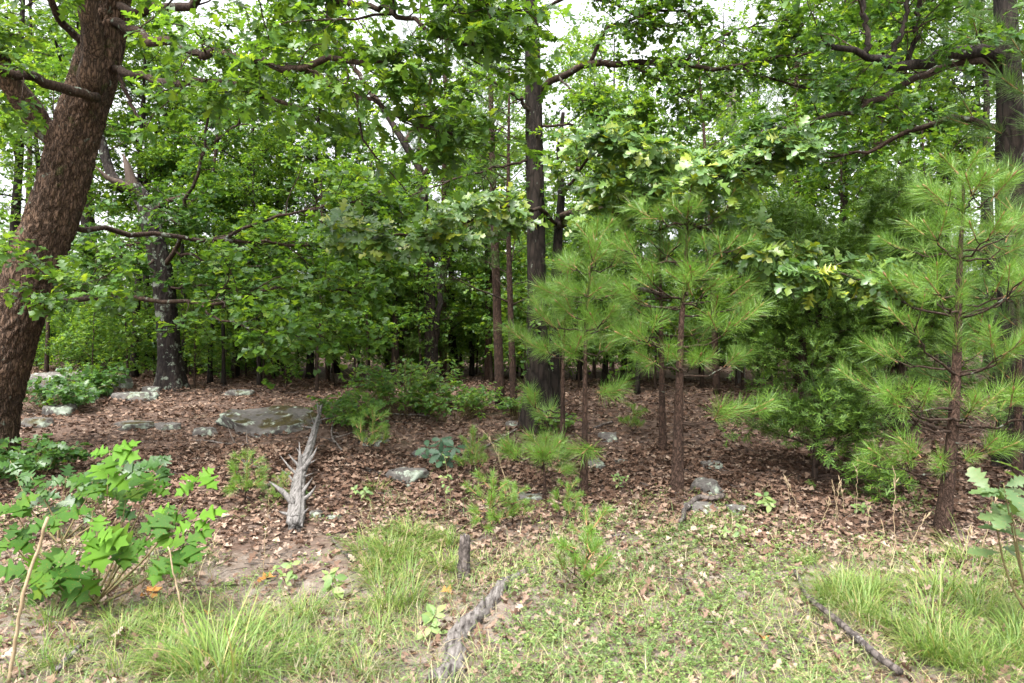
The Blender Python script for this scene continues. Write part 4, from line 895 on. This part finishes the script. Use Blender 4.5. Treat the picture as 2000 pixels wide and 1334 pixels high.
leafy_sapling('oak_sapling', 'shaded dark leafy oak sapling behind the bright one', b, tips, M['oak_dark'], .17, 302, whorl=5, along=4, tpls=T_SAP, key='sapd')
b = G(862, 915); d = b[1]
tips = [P(x, y, d+z) for x, y, z in [(862, 858, 0), (835, 872, -.1), (890, 872, -.1), (862, 885, -.2)]]
leafy_sapling('oak_seedling', 'small bluish green oak seedling in front of the leafy thicket', b, tips, M['bluish'], .155, 303, tpls=T_WHITE, whorl=5, along=2, cat='seedling', key='blu')
b = GD(2040, 3.9); d = b[1]
tips = [P(x, y, d+z) for x, y, z in [(1960, 945, -.1), (1935, 965, 0), (1990, 960, .1), (1975, 1000, -.1), (2010, 930, 0)]]
leafy_sapling('white_oak_sapling', 'pale round lobed white oak leaves reaching in beside the broad young pine', b, tips, M['white_oak'], .17, 304, tpls=T_WHITE, whorl=5, along=2, key='wht', tilt=.4)
for k, (px, py, s, lab) in enumerate([(655, 1170, .09, 'tiny broad leaved weed on the bare soil'), (830, 1250, .08, 'small oval leaved seedling beside the half buried log'), (595, 975, .07, 'pale seedling beside the silvery fallen trunk'),
                                      (700, 980, .07, 'little green seedling near the flat lichened stone'), (1690, 1010, .07, 'little seedling among the dry stalks'), (1430, 1060, .06, 'small herb at the edge of the low ground cover'),
                                      (1210, 960, .06, 'small green seedling at the foot of the slim young pine'), (1500, 1000, .09, 'grassy seedling beside the pale stone'), (560, 1150, .07, 'small leafy weed at the edge of the bare patch')]):
    b = G(px, py); g = np.random.default_rng(400+k)
    leafy_sapling('seedling', lab, b, [b+np.array([g.uniform(-.08, .08), g.uniform(-.05, .05), g.uniform(.08, .16)]) for _ in range(3)], M['herb'], s, 400+k, tpls=[T_OVAL], whorl=4, along=2, cat='seedling', key='ovl', r0=.003)
b = G(868, 1010)
leafy_sapling('tall_weed', 'thin yellow green weed stalk rising in front of the bluish seedling', b, [P(868, 890, b[1]), P(866, 930, b[1])], M['herb'], .05, 420, tpls=[T_OVAL], whorl=2, along=7, cat='weed', key='ovl', r0=.004)

# ------------------------------------------------------------------ rocks
def ico(n):
    import bmesh
    bm = bmesh.new(); bmesh.ops.create_icosphere(bm, subdivisions=n, radius=1); V = np.array([v.co[:] for v in bm.verts]); F = np.array([[v.index for v in f.verts] for f in bm.faces]); bm.free(); return V, F
ICO4, ICO5 = ico(4), ico(5)
def rock(label, p, size, seed, mat='rock', rz=0, sink=.3, big=False, group=None, flat=.75):
    V, F = ICO5 if big else ICO4; g = np.random.default_rng(seed); V = V.copy()
    for _ in range(9):        # cleaved faces
        nrm = unit(g.standard_normal(3)); dd = g.uniform(.62, .92); k = V@nrm; V -= np.outer(np.clip(k-dd, 0, None)*.92, nrm)
    k = V[:, 2]; V[:, 2] -= np.clip(k-flat*.7, 0, None)*.85
    nv = vnoise(V, 1.6, 4, seed); V *= (1+.16*nv)[:, None]; V *= (1+.06*vnoise(V, 5, 4, seed+1))[:, None]
    V *= np.array(size)/2; c, s = math.cos(rz), math.sin(rz); V = V@np.array([[c, s, 0], [-s, c, 0], [0, 0, 1]])
    o = obj('boulder' if big else 'rock', mesh('rock', V, F, M[mat]), None, p+np.array([0, 0, size[2]*(.5-sink)]))
    return tag(o, label, 'rock', group)
def rk(px, py, wpx, hpx, label, seed, mat='rock', depth=.8, rz=0, big=False, sink=.54, group=None):
    b = G(px, py); w = wpx/FPX*b[1]; h = hpx/FPX*b[1]; b = b+np.array([0, w*depth*.35, 0]); b[2] = float(gh(b[0], b[1]))
    return rock(label, b, (w, w*depth, h/(1-sink)*1.25), seed, mat, rz, sink, big, group)
bo = rk(512, 848, 205, 42, 'large flat boulder with moss and pale lichen on its top', 1, 'rock_moss', .75, .1, True); bo.rotation_euler = (math.radians(16), math.radians(2), 0)
rk(320, 842, 66, 16, 'low lichened stone in the leaves between the outcrop and the flat boulder', 2, 'rock', .7)
rk(396, 852, 52, 20, 'rounded lichened stone touching the flat boulder front', 3)
rk(245, 838, 90, 16, 'flat half buried mossy stone near the outcrop', 4, 'rock_moss', .8)
rk(105, 812, 70, 26, 'lichened stone below the outcrop by the leaning oak', 5)
rk(60, 835, 60, 22, 'dark stone against the foot of the leaning oak', 6, 'rock_moss')
rk(90, 768, 150, 48, 'long lichened outcrop ledge behind the leaning oak', 7, 'rock', .5, 0, True)
rk(200, 760, 90, 36, 'grey outcrop block beside the long ledge', 8, 'rock')
rk(250, 782, 90, 16, 'flat grey stone in front of the outcrop', 9, 'rock')
rk(290, 770, 40, 20, 'small stone leaning on the lichen spotted oak', 10)
rk(235, 722, 60, 14, 'brown mossy stone behind the outcrop', 11, 'rock_moss')
rk(792, 943, 88, 26, 'low lichened stone with a fallen branch across its end', 12)
rk(1385, 965, 72, 34, 'upright grey rock beside the tallest young pine', 13)
rk(1372, 1003, 70, 20, 'flat grey rock under the bent dead branch', 14)
rk(1442, 1005, 44, 20, 'small pale grey rock at the thick end of the bent dead branch', 15)
rk(1188, 862, 44, 20, 'greenish stone in the leaves behind the slim young pine', 16, 'rock')
rk(1162, 915, 56, 14, 'flat stone between the slim pine and the tallest young pine', 17)
rk(1395, 915, 48, 12, 'thin flat stone behind the upright grey rock', 18)
rk(612, 1010, 34, 12, 'small bluish stone at the root end of the silvery fallen trunk', 19)
rk(650, 1015, 30, 9, 'small tan stone on the bare soil by the silvery fallen trunk', 20)
rk(1030, 978, 74, 10, 'thin flat stone at the foot of the pine sapling', 21)
rk(1000, 832, 26, 10, 'pale stone beside the roots of the dark oak trunk', 22)
rk(1215, 905, 26, 8, 'tiny stone in the leaf litter by the slim young pine', 23)
rk(460, 772, 60, 12, 'grey stone behind the flat boulder', 24)
rk(840, 895, 80, 14, 'mossy hump of stone under the bluish seedling', 25, 'rock_moss')
rk(730, 870, 70, 12, 'mossy flat stone below the leafy shrub', 26, 'rock_moss')

# ------------------------------------------------------------------ dead wood
def snag():
    a = G(578, 1040); e = P(628, 792, 9.4)
    e[2] = max(e[2], gh(e[0], e[1])+.06)
    root = empty('fallen_dead_tree', a); tag(root, 'silvery fallen trunk bristling with broken branch stubs', 'fallen trunk')
    m1 = P(586, 930, a[1]+.9); m2 = P(606, 872, a[1]+1.8); 
    for q in (m1, m2): q[2] = max(q[2], gh(q[0], q[1])+.07)
    K = 90; Pt = smooth_poly([a+np.array([0, 0, .06]), a*.6+m1*.4+np.array([0, 0, .04]), m1, m2, e], K); g = np.random.default_rng(5)
    R = np.interp(np.linspace(0, 1, K), [0, .04, .14, .3, .5, .75, 1], [.065, .075, .07, .055, .046, .034, .014])
    V, F = capped(Pt, R, 40); m = 40; body = V[:K*m].reshape(K, m, 3); off = body-Pt[:, None]
    th = np.arange(m); gr = sum(np.sin(th*f*2*math.pi/m+g.uniform(0, 6)+np.linspace(0, 3, K)[:, None]*g.uniform(-1, 1))/f**.4 for f in (3, 5, 8, 11, 14))
    sc = 1+.11*gr+.05*g.standard_normal((K, m))*0.5; sc[0] *= 1+.5*g.uniform(-1, .6, m); V[:K*m] = (Pt[:, None]+off*sc[..., None]).reshape(-1, 3)
    V[0:m] += (g.uniform(-.09, .05, (m, 1)))*unit(Pt[1]-Pt[0])
    obj('trunk', mesh('trunk', V-a, F, M['deadwood']), root)
    def spike(t, d, L, r):
        b = interp(Pt[None], np.array([0]), np.array([t]))[0]; d = unit(np.array(d, float)); tt = tangent(Pt[None], np.array([0]), np.array([t]))[0]
        pl = smooth_poly([b, b+d*L*.55+.01*g.standard_normal(3), b+d*L+tt*L*.18+.015*g.standard_normal(3)], 8)
        V, F = capped(pl, r*np.array([1.7, 1.25, 1, .85, .7, .5, .3, .08]), 9, .16, int(t*1000)); obj('branch_stub', mesh('branch_stub', V-a, F, M['deadwood']), root)
    for t, d, L, r in [(.10, (-1, .1, .75), .33, .030), (.12, (.9, .1, .55), .22, .022), (.15, (.75, .3, .9), .20, .020), (.09, (-.5, -.3, .9), .16, .022), (.16, (.2, -.2, 1), .16, .020), (.22, (-.9, .2, .9), .22, .014),
                       (.27, (-1, .2, .9), .30, .014), (.30, (.55, .2, 1), .34, .022), (.31, (-.1, .1, 1), .32, .022), (.33, (-.7, .1, .8), .20, .018), (.26, (1, .2, .4), .12, .012), (.36, (.9, .2, .5), .16, .012), (.42, (-.7, .3, .8), .16, .016),
                       (.05, (-.9, -.4, .2), .16, .026), (.05, (.8, -.4, .3), .13, .022), (.03, (.1, -.8, .5), .12, .02)]:
        spike(t, d, L, r)
    for k in range(10):
        t = g.uniform(.5, .99); az = g.uniform(-1.4, 1.4); spike(t, (math.sin(az), g.uniform(-.3, .5), math.cos(az)), g.uniform(.06, .2), g.uniform(.006, .011))
snag()
def stick(name, label, pts, r0, r1, mat='stick', lift=.5, m=9, K=24, lump=.08, seed=0, twigs=0, cat='stick', ground=True):
    q = [G(*p) if ground else P(*p) for p in pts]; Pt = smooth_poly(q, K); g = np.random.default_rng(seed+900)
    R = np.interp(np.linspace(0, 1, K), [0, .5, 1], [r0, (r0+r1)/2, r1])
    if ground: Pt[:, 2] = np.maximum(Pt[:, 2], gh(Pt[:, 0], Pt[:, 1])) + R*lift
    wn = smooth_poly(g.standard_normal((8, 3)), K)*r0*.28*np.array([1, 1, .3]); Pt += wn
    V, F = capped(Pt, R, m, lump*.25, seed)
    if r0 > .011: V[:K*m] += np.repeat(R, m)[:, None]*lump*1.1*unit(V[:K*m]-np.repeat(Pt, m, 0))*vnoise(V[:K*m], 9, 3, seed)[:, None]
    if not twigs: return tag(obj(name, mesh(name, V, F, M[mat], smooth=False)), label, cat)
    root = empty(name, Pt[0]); tag(root, label, cat); obj('stem', mesh('stem', V-Pt[0], F, M[mat]), root)
    for k in range(twigs):
        t = g.uniform(.2, .9); b = interp(Pt[None], np.array([0]), np.array([t]))[0]; d = unit(g.standard_normal(3)*np.array([1, 1, .6])+np.array([0, 0, .35])); L = g.uniform(.1, .35)
        pl = smooth_poly([b, b+d*L*.5, b+d*L+.02*g.standard_normal(3)], 6); wood(root, 'twig', pl, np.linspace(r1*.7+.002, .0015, 6), 5, M[mat], Pt[0], .05)
    return root
stick('rotting_log', 'half buried rotting log with grey grain lying in the clearing grass', [(985, 1140), (950, 1190), (905, 1240), (885, 1300), (862, 1345)], .040, .066, 'loggrain', .22, 26, 90, .22, 1, cat='log')
stick('rotting_log', 'smaller piece of rotting log lying in line behind the half buried one', [(1030, 1118), (1000, 1135), (975, 1150)], .025, .035, 'loggrain', .4, 12, 20, .14, 2, cat='log')
b = G(906, 1130); Pt = smooth_poly([b-np.array([0, 0, .05]), b+np.array([0, .02, .12]), b+np.array([.005, .04, .27])], 24)
V, F = capped(Pt, np.interp(np.linspace(0, 1, 24), [0, .2, .8, 1], [.05, .046, .042, .036]), 18, .06, 8); V[23*18:24*18, 2] += rng.uniform(-.04, .05, 18)
tag(obj('broken_stub', mesh('broken_stub', V, F, M['stick'])), 'upright broken wooden stub standing in the grass', 'stump')
stick('fallen_branch', 'long dark curved branch lying across the tall grass', [(1553, 1130), (1580, 1185), (1640, 1240), (1700, 1295), (1760, 1345)], .014, .021, 'stick', 3.4, 10, 50, .12, 3)
stick('fallen_branch', 'dead branch bent over the flat grey rock', [(1330, 1030), (1345, 1000), (1365, 985), (1390, 988), (1414, 982)], .020, .028, 'stick', 2.6, 10, 40, .16, 4)
stick('stick', 'short dark stick on bare soil beside the grass clump', [(650, 1058), (668, 1078), (686, 1098)], .012, .018, 'stick', .9, 8, 18, .12, 5)
stick('stick', 'pale stick in the grass below the bright oak sapling', [(182, 1245), (150, 1280), (112, 1318)], .013, .02, 'logwood', .9, 8, 18, .12, 6)
stick('fallen_branch', 'dark branch on the ground under the bright oak sapling', [(212, 1118), (262, 1092), (310, 1085), (410, 1050)], .018, .024, 'stick', .7, 9, 30, .12, 7)
stick('fallen_branch', 'lichened branch running onto the low stone in the leaves', [(672, 908), (705, 915), (745, 930), (800, 955)], .014, .02, 'bark_lichen', 1., 9, 30, .12, 8, 4)
stick('fallen_branch', 'straight grey branch lying towards the dark oak roots', [(880, 915), (930, 885), (980, 858), (1012, 838)], .016, .012, 'bark_grey', 1.2, 8, 30, .08, 9, 5)
stick('stick', 'grey stick lying between the pine seedling and the silvery fallen trunk', [(470, 902), (500, 915), (542, 922)], .02, .018, 'stick', .8, 8, 20, .12, 10)
stick('stick', 'dark stick leaning towards the silvery fallen trunk', [(515, 958), (545, 940), (566, 928)], .022, .016, 'stick', .8, 8, 20, .12, 11)
stick('stick', 'thin pale stick in the near leaf litter beside the long dark branch', [(1512, 1256), (1560, 1275), (1602, 1292)], .008, .010, 'logwood', 1., 7, 18, .1, 12)
stick('stick', 'thin stick beside the low herbs under the seedling pine', [(1160, 1060), (1195, 1050), (1228, 1046)], .006, .009, 'logwood', 1., 7, 18, .1, 13)
stick('stick', 'grey stick in the leaves between the slim pine and the bent dead branch', [(1150, 1005), (1165, 998), (1180, 996)], .014, .012, 'stick', .9, 8, 14, .1, 14)
stick('fallen_branch', 'long thin branch lying between the outcrop and the flat boulder', [(380, 862), (430, 868), (500, 872)], .010, .012, 'bark_grey', 1., 7, 24, .1, 15, 4)
stick('fallen_branch', 'pale branch lying along the back of the leafy shrub', [(735, 808), (790, 812), (840, 816)], .012, .016, 'bark_grey', 1., 7, 24, .1, 16)
stick('fallen_branch', 'dead forked branch lying beside the silvery fallen trunk tip', [(660, 800), (648, 850), (668, 885)], .016, .012, 'bark_grey', 2.5, 7, 24, .1, 17, 6)
stick('stick', 'stick under the pine boughs behind the greenish stone', [(1160, 840), (1178, 832), (1195, 826)], .02, .016, 'stick', .9, 8, 14, .1, 18)
dH2 = 8.4
stick('dead_branch', 'broken grey branch end caught between the pine boughs', [(1188, 552, dH2), (1212, 558, dH2), (1240, 562, dH2+.3), (1300, 575, dH2+.9)], .040, .022, 'bark_grey', 0, 10, 20, .16, 19, ground=False, cat='branch')
def stalk(label, pts, r0, r1, d0=0, head=0, seed=0, name='dry_stalk', group=None):
    b = G(*pts[0]); q = [b]+[P(x, y, b[1]+z) for x, y, z in pts[1:]] if len(pts[1]) == 3 else None
    Pt = smooth_poly(q, 16); root = empty(name, b); tag(root, label, 'dry stalk', group); g = np.random.default_rng(seed+50)
    Pt[1:-1] += .004*g.standard_normal((14, 3)); wood(root, 'stem', Pt, np.linspace(r0, r1, 16), 6, M['straw'], b, .08)
    for k in range(head):
        t = g.uniform(.72, 1); p = interp(Pt[None], np.array([0]), np.array([t]))[0]; d = unit(unit(Pt[-1]-Pt[-4])+.35*g.standard_normal(3)); L = g.uniform(.04, .09)
        wood(root, 'seed_head', np.array([p, p+d*L*.35, p+d*L*.7, p+d*L]), np.array([.001, .004, .003, .0006]), 5, M['straw'], b, .05)
stalk('thick pale dead stalk standing in front of the bright oak sapling', [(15, 1345), (40, 1200, .0), (70, 1080, .02), (94, 1010, .02)], .0085, .0075)
stalk('dry bent stalk between the bright oak sapling and the big grass tussock', [(372, 1262), (355, 1190, 0), (340, 1120, .0), (328, 1068, .0)], .006, .004, 0, 0, 1)
stalk('thin dry stalk leaning over the orange dead leaves', [(278, 1150), (290, 1090, 0), (310, 1030, .02)], .004, .003, 0, 2, 2)
stalk('slender dry stalk before the silvery fallen trunk', [(515, 1118), (518, 1050, 0), (526, 985, 0)], .003, .0018, 0, 2, 3)
stalk('dry grass stalk with a tan seed head between the grass and the pine sapling', [(992, 985), (985, 930, 0), (968, 880, 0), (952, 850, 0)], .0045, .002, 0, 10, 4)
stalk('second dry grass stalk crossing the one with the tan seed head', [(1000, 985), (990, 940, 0), (975, 905, 0), (972, 885, 0)], .004, .002, 0, 8, 5)
for k, (x, y, dx, h) in enumerate([(1672, 1020, 3, 118), (1745, 1100, 4, 175), (1560, 1010, -22, 70), (1630, 1030, 10, 90), (1640, 1030, -14, 84), (1790, 1070, -30, 70), (1725, 1085, 0, 55), (1690, 1060, 8, 70), (1770, 1090, 45, 90), (1545, 1015, -8, 78), (1650, 1010, -8, 60), (1950, 1100, 8, 90), (1910, 1130, 36, 160), (1985, 1120, -4, 80), (1600, 1040, 22, 60), (1870, 1110, 30, 70)]):
    stalk('dry tan grass stalk standing over the tall grass below the broad young pine', [(x, y), (x+dx*.4, y-h*.5, 0), (x+dx, y-h, .02)], .0032, .0016, 0, 4, 10+k, group='dry stalks over the tall grass')

# ------------------------------------------------------------------ grass, herbs, fallen leaves
def tuft_geo(seed, n, L, spread, w=.0026, lay=.95):
    g = np.random.default_rng(seed); az = g.uniform(0, 6.283, n); ln = L*g.uniform(.45, 1.1, n); rb = spread*g.uniform(0, 1, n)**.5*.25
    b = np.stack([np.cos(az)*rb, np.sin(az)*rb, 0*az], 1); az2 = az+g.uniform(-.7, .7, n); le = g.uniform(.08, lay, n)
    out = np.stack([np.cos(az2), np.sin(az2), 0*az], 1); d = unit(out*le[:, None]+np.array([0, 0, 1.])); s = np.stack([-np.sin(az2), np.cos(az2), 0*az], 1)*w
    pts = [b]; K = 6; arch = g.uniform(.10, .55, n)[:, None]
    for k in range(K-1): pts.append(pts[-1]+d*(ln/(K-1))[:, None]); d = unit(d+out*arch-np.array([0, 0, 1.])*arch*.55)
    rows = []
    for k in range(K-1): wk = [.8, 1, .95, .8, .5][k]; rows += [pts[k]-s*wk, pts[k]+s*wk]
    rows.append(pts[-1]); V = np.stack(rows, 1).reshape(-1, 3); i = (np.arange(n)*11)[:, None]
    Fq = np.concatenate([i+np.array([[2*k, 2*k+1, 2*k+3, 2*k+2]]) for k in range(4)]); Ft = i+np.array([[8, 9, 10]])
    return V, [Fq, Ft]
GT = [mesh('grass_tuft', *tuft_geo(500+i, n, L, sp), M['grass']) for i, (n, L, sp) in enumerate([(100, .38, .5), (75, .30, .45), (140, .46, .6), (55, .24, .4), (90, .52, .55)])]
def tuft_at(px, py, k, s, label, group=None, name='grass_tuft'):
    p = G(px, py); o = obj(name, GT[k], None, p-np.array([0, 0, .008])); o.rotation_euler = (0, 0, random.uniform(0, 6.28)); o.scale = (s*random.uniform(.9, 1.1),)*2+(s,); return tag(o, label, 'grass', group)
for px, py, k, s, lab in [(430, 1335, 2, 1.15, 'largest arching grass tussock below the bright oak sapling'), (760, 1100, 2, .85, 'broad bright grass tussock beside the short dark stick'), (800, 1190, 4, .8, 'tall grass tussock beside the half buried log'),
                          (760, 1190, 0, .9, 'grass tussock among the dead leaves near the half buried log'), (735, 960, 1, .75, 'small grass tuft before the low lichened stone'), (740, 1240, 3, 1., 'small low tuft touching the half buried log'),
                          (1680, 1210, 2, .85, 'grass tussock beside the long dark branch'), (1285, 1045, 3, .8, 'thin grass blades near the bent dead branch'), (345, 1130, 3, .9, 'grass tuft under the edge of the bright oak sapling')]:
    tuft_at(px, py, k, s, lab)
for i in range(34): tuft_at(random.uniform(690, 900), random.uniform(1035, 1150), random.choice([0, 1, 3]), random.uniform(.55, .85), 'bright green tuft in the grass between the upright stub and the silvery fallen trunk', 'tufts by the upright stub')
for i in range(72):
    px = random.uniform(1530, 2020); py = random.uniform(1090, 1330); lo = 1090+max(0, (1600-px)*.5)
    if px < 1790 and py > 1120+(px-1560)*.75: continue
    tuft_at(px, max(py, lo), random.choice([0, 1, 1, 2, 3, 4]), random.uniform(.45, .9), 'green tuft in the tall grass below the broad young pine', 'tufts in the tall grass')
for i in range(44): tuft_at(random.uniform(60, 720), random.uniform(1195, 1335), random.choice([1, 3, 0]), random.uniform(.5, .8), 'green tuft in the sparse grass below the bright oak sapling', 'tufts below the bright oak sapling')

def in_view_points(n, d0, d1, g, power=1.):
    y = d0+(d1-d0)*g.uniform(0, 1, n)**power; x = g.uniform(-.80, .80, n)*(y+.3); return x, y
def blob(x, y, f, o): return np.sin(x*f+o)*np.sin(y*f*1.13+o*2)+.6*np.sin(x*f*2.3-y*f*1.7+o)
def sparse_grass():
    g = np.random.default_rng(61); x, y = in_view_points(36000, 2.9, 7.6, g); px, py, _ = project(np.stack([x, y, gh(x, y)], 1))
    ok = (g.uniform(0, 1, len(x)) > np.clip((y-5.2+.9*blob(x, y, 1.3, 3))/2.2, 0, .97)) & (blob(x, y, 2.1, 1)*.7+.4*g.standard_normal(len(x)) + .35*(py-1150)/150 + np.where((px > 640) & (px < 1580), .35, 0) > .15) & ~((px > 430) & (px < 700) & (py < 1160)); x, y = x[ok], y[ok]; n = len(x)
    Vt, Ft = tuft_geo(62, n, .17, 0, w=.0022, lay=1.2); Vt = Vt.reshape(n, 11, 3)+np.stack([x, y, gh(x, y)], 1)[:, None]
    tag(obj('sparse_grass', mesh('sparse_grass', Vt.reshape(-1, 3), Ft, M['grass2'])), 'thin sparse grass blades over the clearing floor', 'grass', kind='stuff')
sparse_grass()
def ground_cover():
    g = np.random.default_rng(63); x, y = in_view_points(30000, 2.9, 7.2, g); px, py, _ = project(np.stack([x, y, gh(x, y)], 1))
    sm = lambda v, a, b: np.clip((v-a)/(b-a), 0, 1); inten = -.45+1.05*sm(px, 880, 1010)*sm(px, 1720, 1500)*sm(py+70*blob(x, y, 1.6, 5), 1000, 1150)-.8*(np.abs(px-(900+(1250-py)*.3)) < 60); ok = (blob(x, y, 3.0, 2)*.5+blob(x, y, 8.3, 1)*.3+inten+.35*g.standard_normal(len(x)) > .18); x, y = x[ok], y[ok]; n = len(x)
    b = np.stack([x, y, gh(x, y)], 1); ld = unit(np.stack([g.standard_normal(n), g.standard_normal(n), g.uniform(.5, 1.6, n)], 1)); L = g.uniform(.03, .11, n); geo = []; P0 = np.stack([b, b+ld*L[:, None]*.5, b+ld*L[:, None]], 1)
    geo.append(tubes(P0, np.tile([.0012, .001, .0006], (n, 1)), 3))
    idx = np.repeat(np.arange(n), 6); t = g.uniform(.25, 1, len(idx)); pos = interp(P0, idx, t); az = g.uniform(0, 6.283, len(idx)); f = unit(np.stack([np.cos(az), np.sin(az), g.uniform(-.1, .6, len(idx))], 1)); nn = np.array([0, 0, 1.])+.35*g.standard_normal(f.shape)
    geo.append(put((T_DIA[0]*np.array([.8, 1, 1]), T_DIA[1]), pos, f, nn, g.uniform(.012, .030, len(idx))))
    V, F = cat_geo(geo); tag(obj('ground_cover', mesh('ground_cover', V, F, M['herb'])), 'low small leaved green herbs covering the clearing floor', 'ground cover', kind='stuff')
ground_cover()
def litter():
    g = np.random.default_rng(64); xs, ys, pale = [], [], []
    for n, a, b_ in ((34000, 2.9, 8.5), (34000, 7.0, 15), (9000, 16, 28)):
        x, y = in_view_points(n, a, b_, g, .75); xs.append(x); ys.append(y)
    x, y = np.concatenate(xs), np.concatenate(ys); n = len(x); bl = blob(x, y, 1.7, 4)
    dens = np.clip(.62+.3*(bl > -.1)+.25*(y-5.2+.5*blob(x, y, 1.3, 3)), .42, .96); px, py, _ = project(np.stack([x, y, gh(x, y)], 1)); dens = np.where((px > 420) & (px < 720) & (py > 1050) & (py < 1200), .30, dens); dens = np.where((px > 960) & (px < 1560) & (py > 1060), dens*.8, dens)
    k = g.uniform(0, 1, n) < dens; x, y = x[k], y[k]; n = len(x)
    pos = np.stack([x, y, gh(x, y)+g.uniform(.004, .035, n)], 1); az = g.uniform(0, 6.283, n); f = unit(np.stack([np.cos(az), np.sin(az), .28*g.standard_normal(n)], 1)); nn = np.array([0, 0, 1.])+.38*g.standard_normal((n, 3))
    s = np.where(y < 6.5, g.uniform(.03, .085, n), g.uniform(.04, .098, n)); px, py, d = project(pos); isp = (y < 6.3+.5*g.standard_normal(n)) & (g.uniform(0, 1, n) < .8)
    vis = (px > 20) & (px < 1980) & (py < 1325); sc = np.where(vis, s/d*g.uniform(.5, 1, n), 0); top = np.argsort(-sc)[:300]; sel = np.zeros(n, bool); sel[top] = True
    D4 = [mesh('fallen_leaf', *t, M['litter_pale']) for t in T_DEAD]; D4o = mesh('fallen_leaf', *T_DEAD[0], M['litter_orange'])
    def one(p, ff, nv, S, me, lab, grp):
        nv = unit(nv-np.dot(nv, ff)*ff); sd = np.cross(ff, nv); o = obj('fallen_leaf', me)
        o.matrix_basis = Matrix(((sd[0]*S, ff[0]*S, nv[0]*S, p[0]), (sd[1]*S, ff[1]*S, nv[1]*S, p[1]), (sd[2]*S, ff[2]*S, nv[2]*S, p[2]), (0, 0, 0, 1))); tag(o, lab, 'leaf', grp)
    for j, i in enumerate(top): one(pos[i], f[i], nn[i], s[i], D4[j % 4], 'curled pale brown dead leaf lying on the clearing floor', 'dead leaves on the clearing floor')
    for px_, py_, lab in [(855, 1165, 'orange dead leaf beside the tall grass tussock'), (300, 1152, 'orange brown dead leaf under the bright oak sapling'), (318, 1160, 'second orange brown dead leaf under the bright oak sapling'), (540, 1133, 'orange dead leaf on the bare sandy soil'), (405, 1210, 'orange dead leaf beside the big grass tussock'), (1496, 1262, 'orange dead leaf beside the thin pale stick')]:
        q = G(px_, py_)+np.array([0, 0, .03]); a = g.uniform(0, 6); one(q, np.array([math.cos(a), math.sin(a), .1])/math.sqrt(1.01), np.array([.2, -.3, 1.]), .14, D4o, lab, None)
    geo = {'litter': [], 'litter_pale': []}; ch = g.integers(0, 4, n); T_LOW = (T_NOTCH[0]*np.array([1, 1, 3.]), T_NOTCH[1])
    for nm, mk in (('litter', ~isp), ('litter_pale', isp)):
        for q in range(4):
            fc = ((.5, .5), (-.4, -.45), (.7, -.3), (.3, .7))[q]
            m = mk & ~sel & (ch == q) & (y < 5.4)
            if m.any(): geo[nm].append(put(lobed(RED_M, *fc, .06, q), pos[m], f[m], nn[m], s[m]))
            m = mk & ~sel & (ch == q) & (y >= 5.4)
            zz = T_NOTCH[0].copy(); zz[:, 2] = fc[0]*np.abs(zz[:, 0])*.8 - fc[1]*(zz[:, 1]-.5)**2*1.2
            if m.any(): geo[nm].append(put((zz, T_NOTCH[1]), pos[m], f[m], nn[m], s[m]*1.1))
        V, F = cat_geo(geo[nm]); tag(obj('leaf_litter', mesh('leaf_litter', V, F, M[nm])), 'brown dead oak leaves carpeting the forest floor' if nm == 'litter' else 'bleached dead leaves scattered over the clearing', 'leaf litter', kind='stuff')
    # dead needles and tiny twigs
    n = 9000; x, y = in_view_points(n, 2.9, 9, g); pos = np.stack([x, y, gh(x, y)+g.uniform(.003, .02, n)], 1); az = g.uniform(0, 6.283, n); f = unit(np.stack([np.cos(az), np.sin(az), .15*g.standard_normal(n)], 1))
    T = (np.array([(-.012, 0, 0), (.012, 0, 0), (0, 1, 0.)]), np.array([(0, 1, 2)])); V, F = put(T, pos, f, np.array([0, 0, 1.])+.3*g.standard_normal((n, 3)), g.uniform(.08, .18, n))
    nt_ = 1500; x, y = in_view_points(nt_, 3, 13, g); az = g.uniform(0, 6.283, nt_); ln = g.uniform(.06, .32, nt_); d0 = np.stack([np.cos(az), np.sin(az), 0*az], 1)
    pp = np.stack([np.stack([x, y, 0*x], 1)+d0*(ln*q)[:, None]+.02*g.standard_normal((nt_, 3)) for q in (-.5, 0, .5)], 1); pp[:, :, 2] = gh(pp[:, :, 0], pp[:, :, 1])+g.uniform(.01, .04, (nt_, 1)); V2, F2 = tubes(pp, np.repeat(g.uniform(.0015, .004, (nt_, 1)), 3, 1), 4)
    tag(obj('twig_litter', mesh('twig_litter', V2, F2, M['stick'])), 'small dead twigs strewn over the forest floor', 'twigs', kind='stuff')
    tag(obj('needle_litter', mesh('needle_litter', V, F, M['needle_dead'])), 'dead pine needles strewn over the ground', 'needles', kind='stuff')
litter()
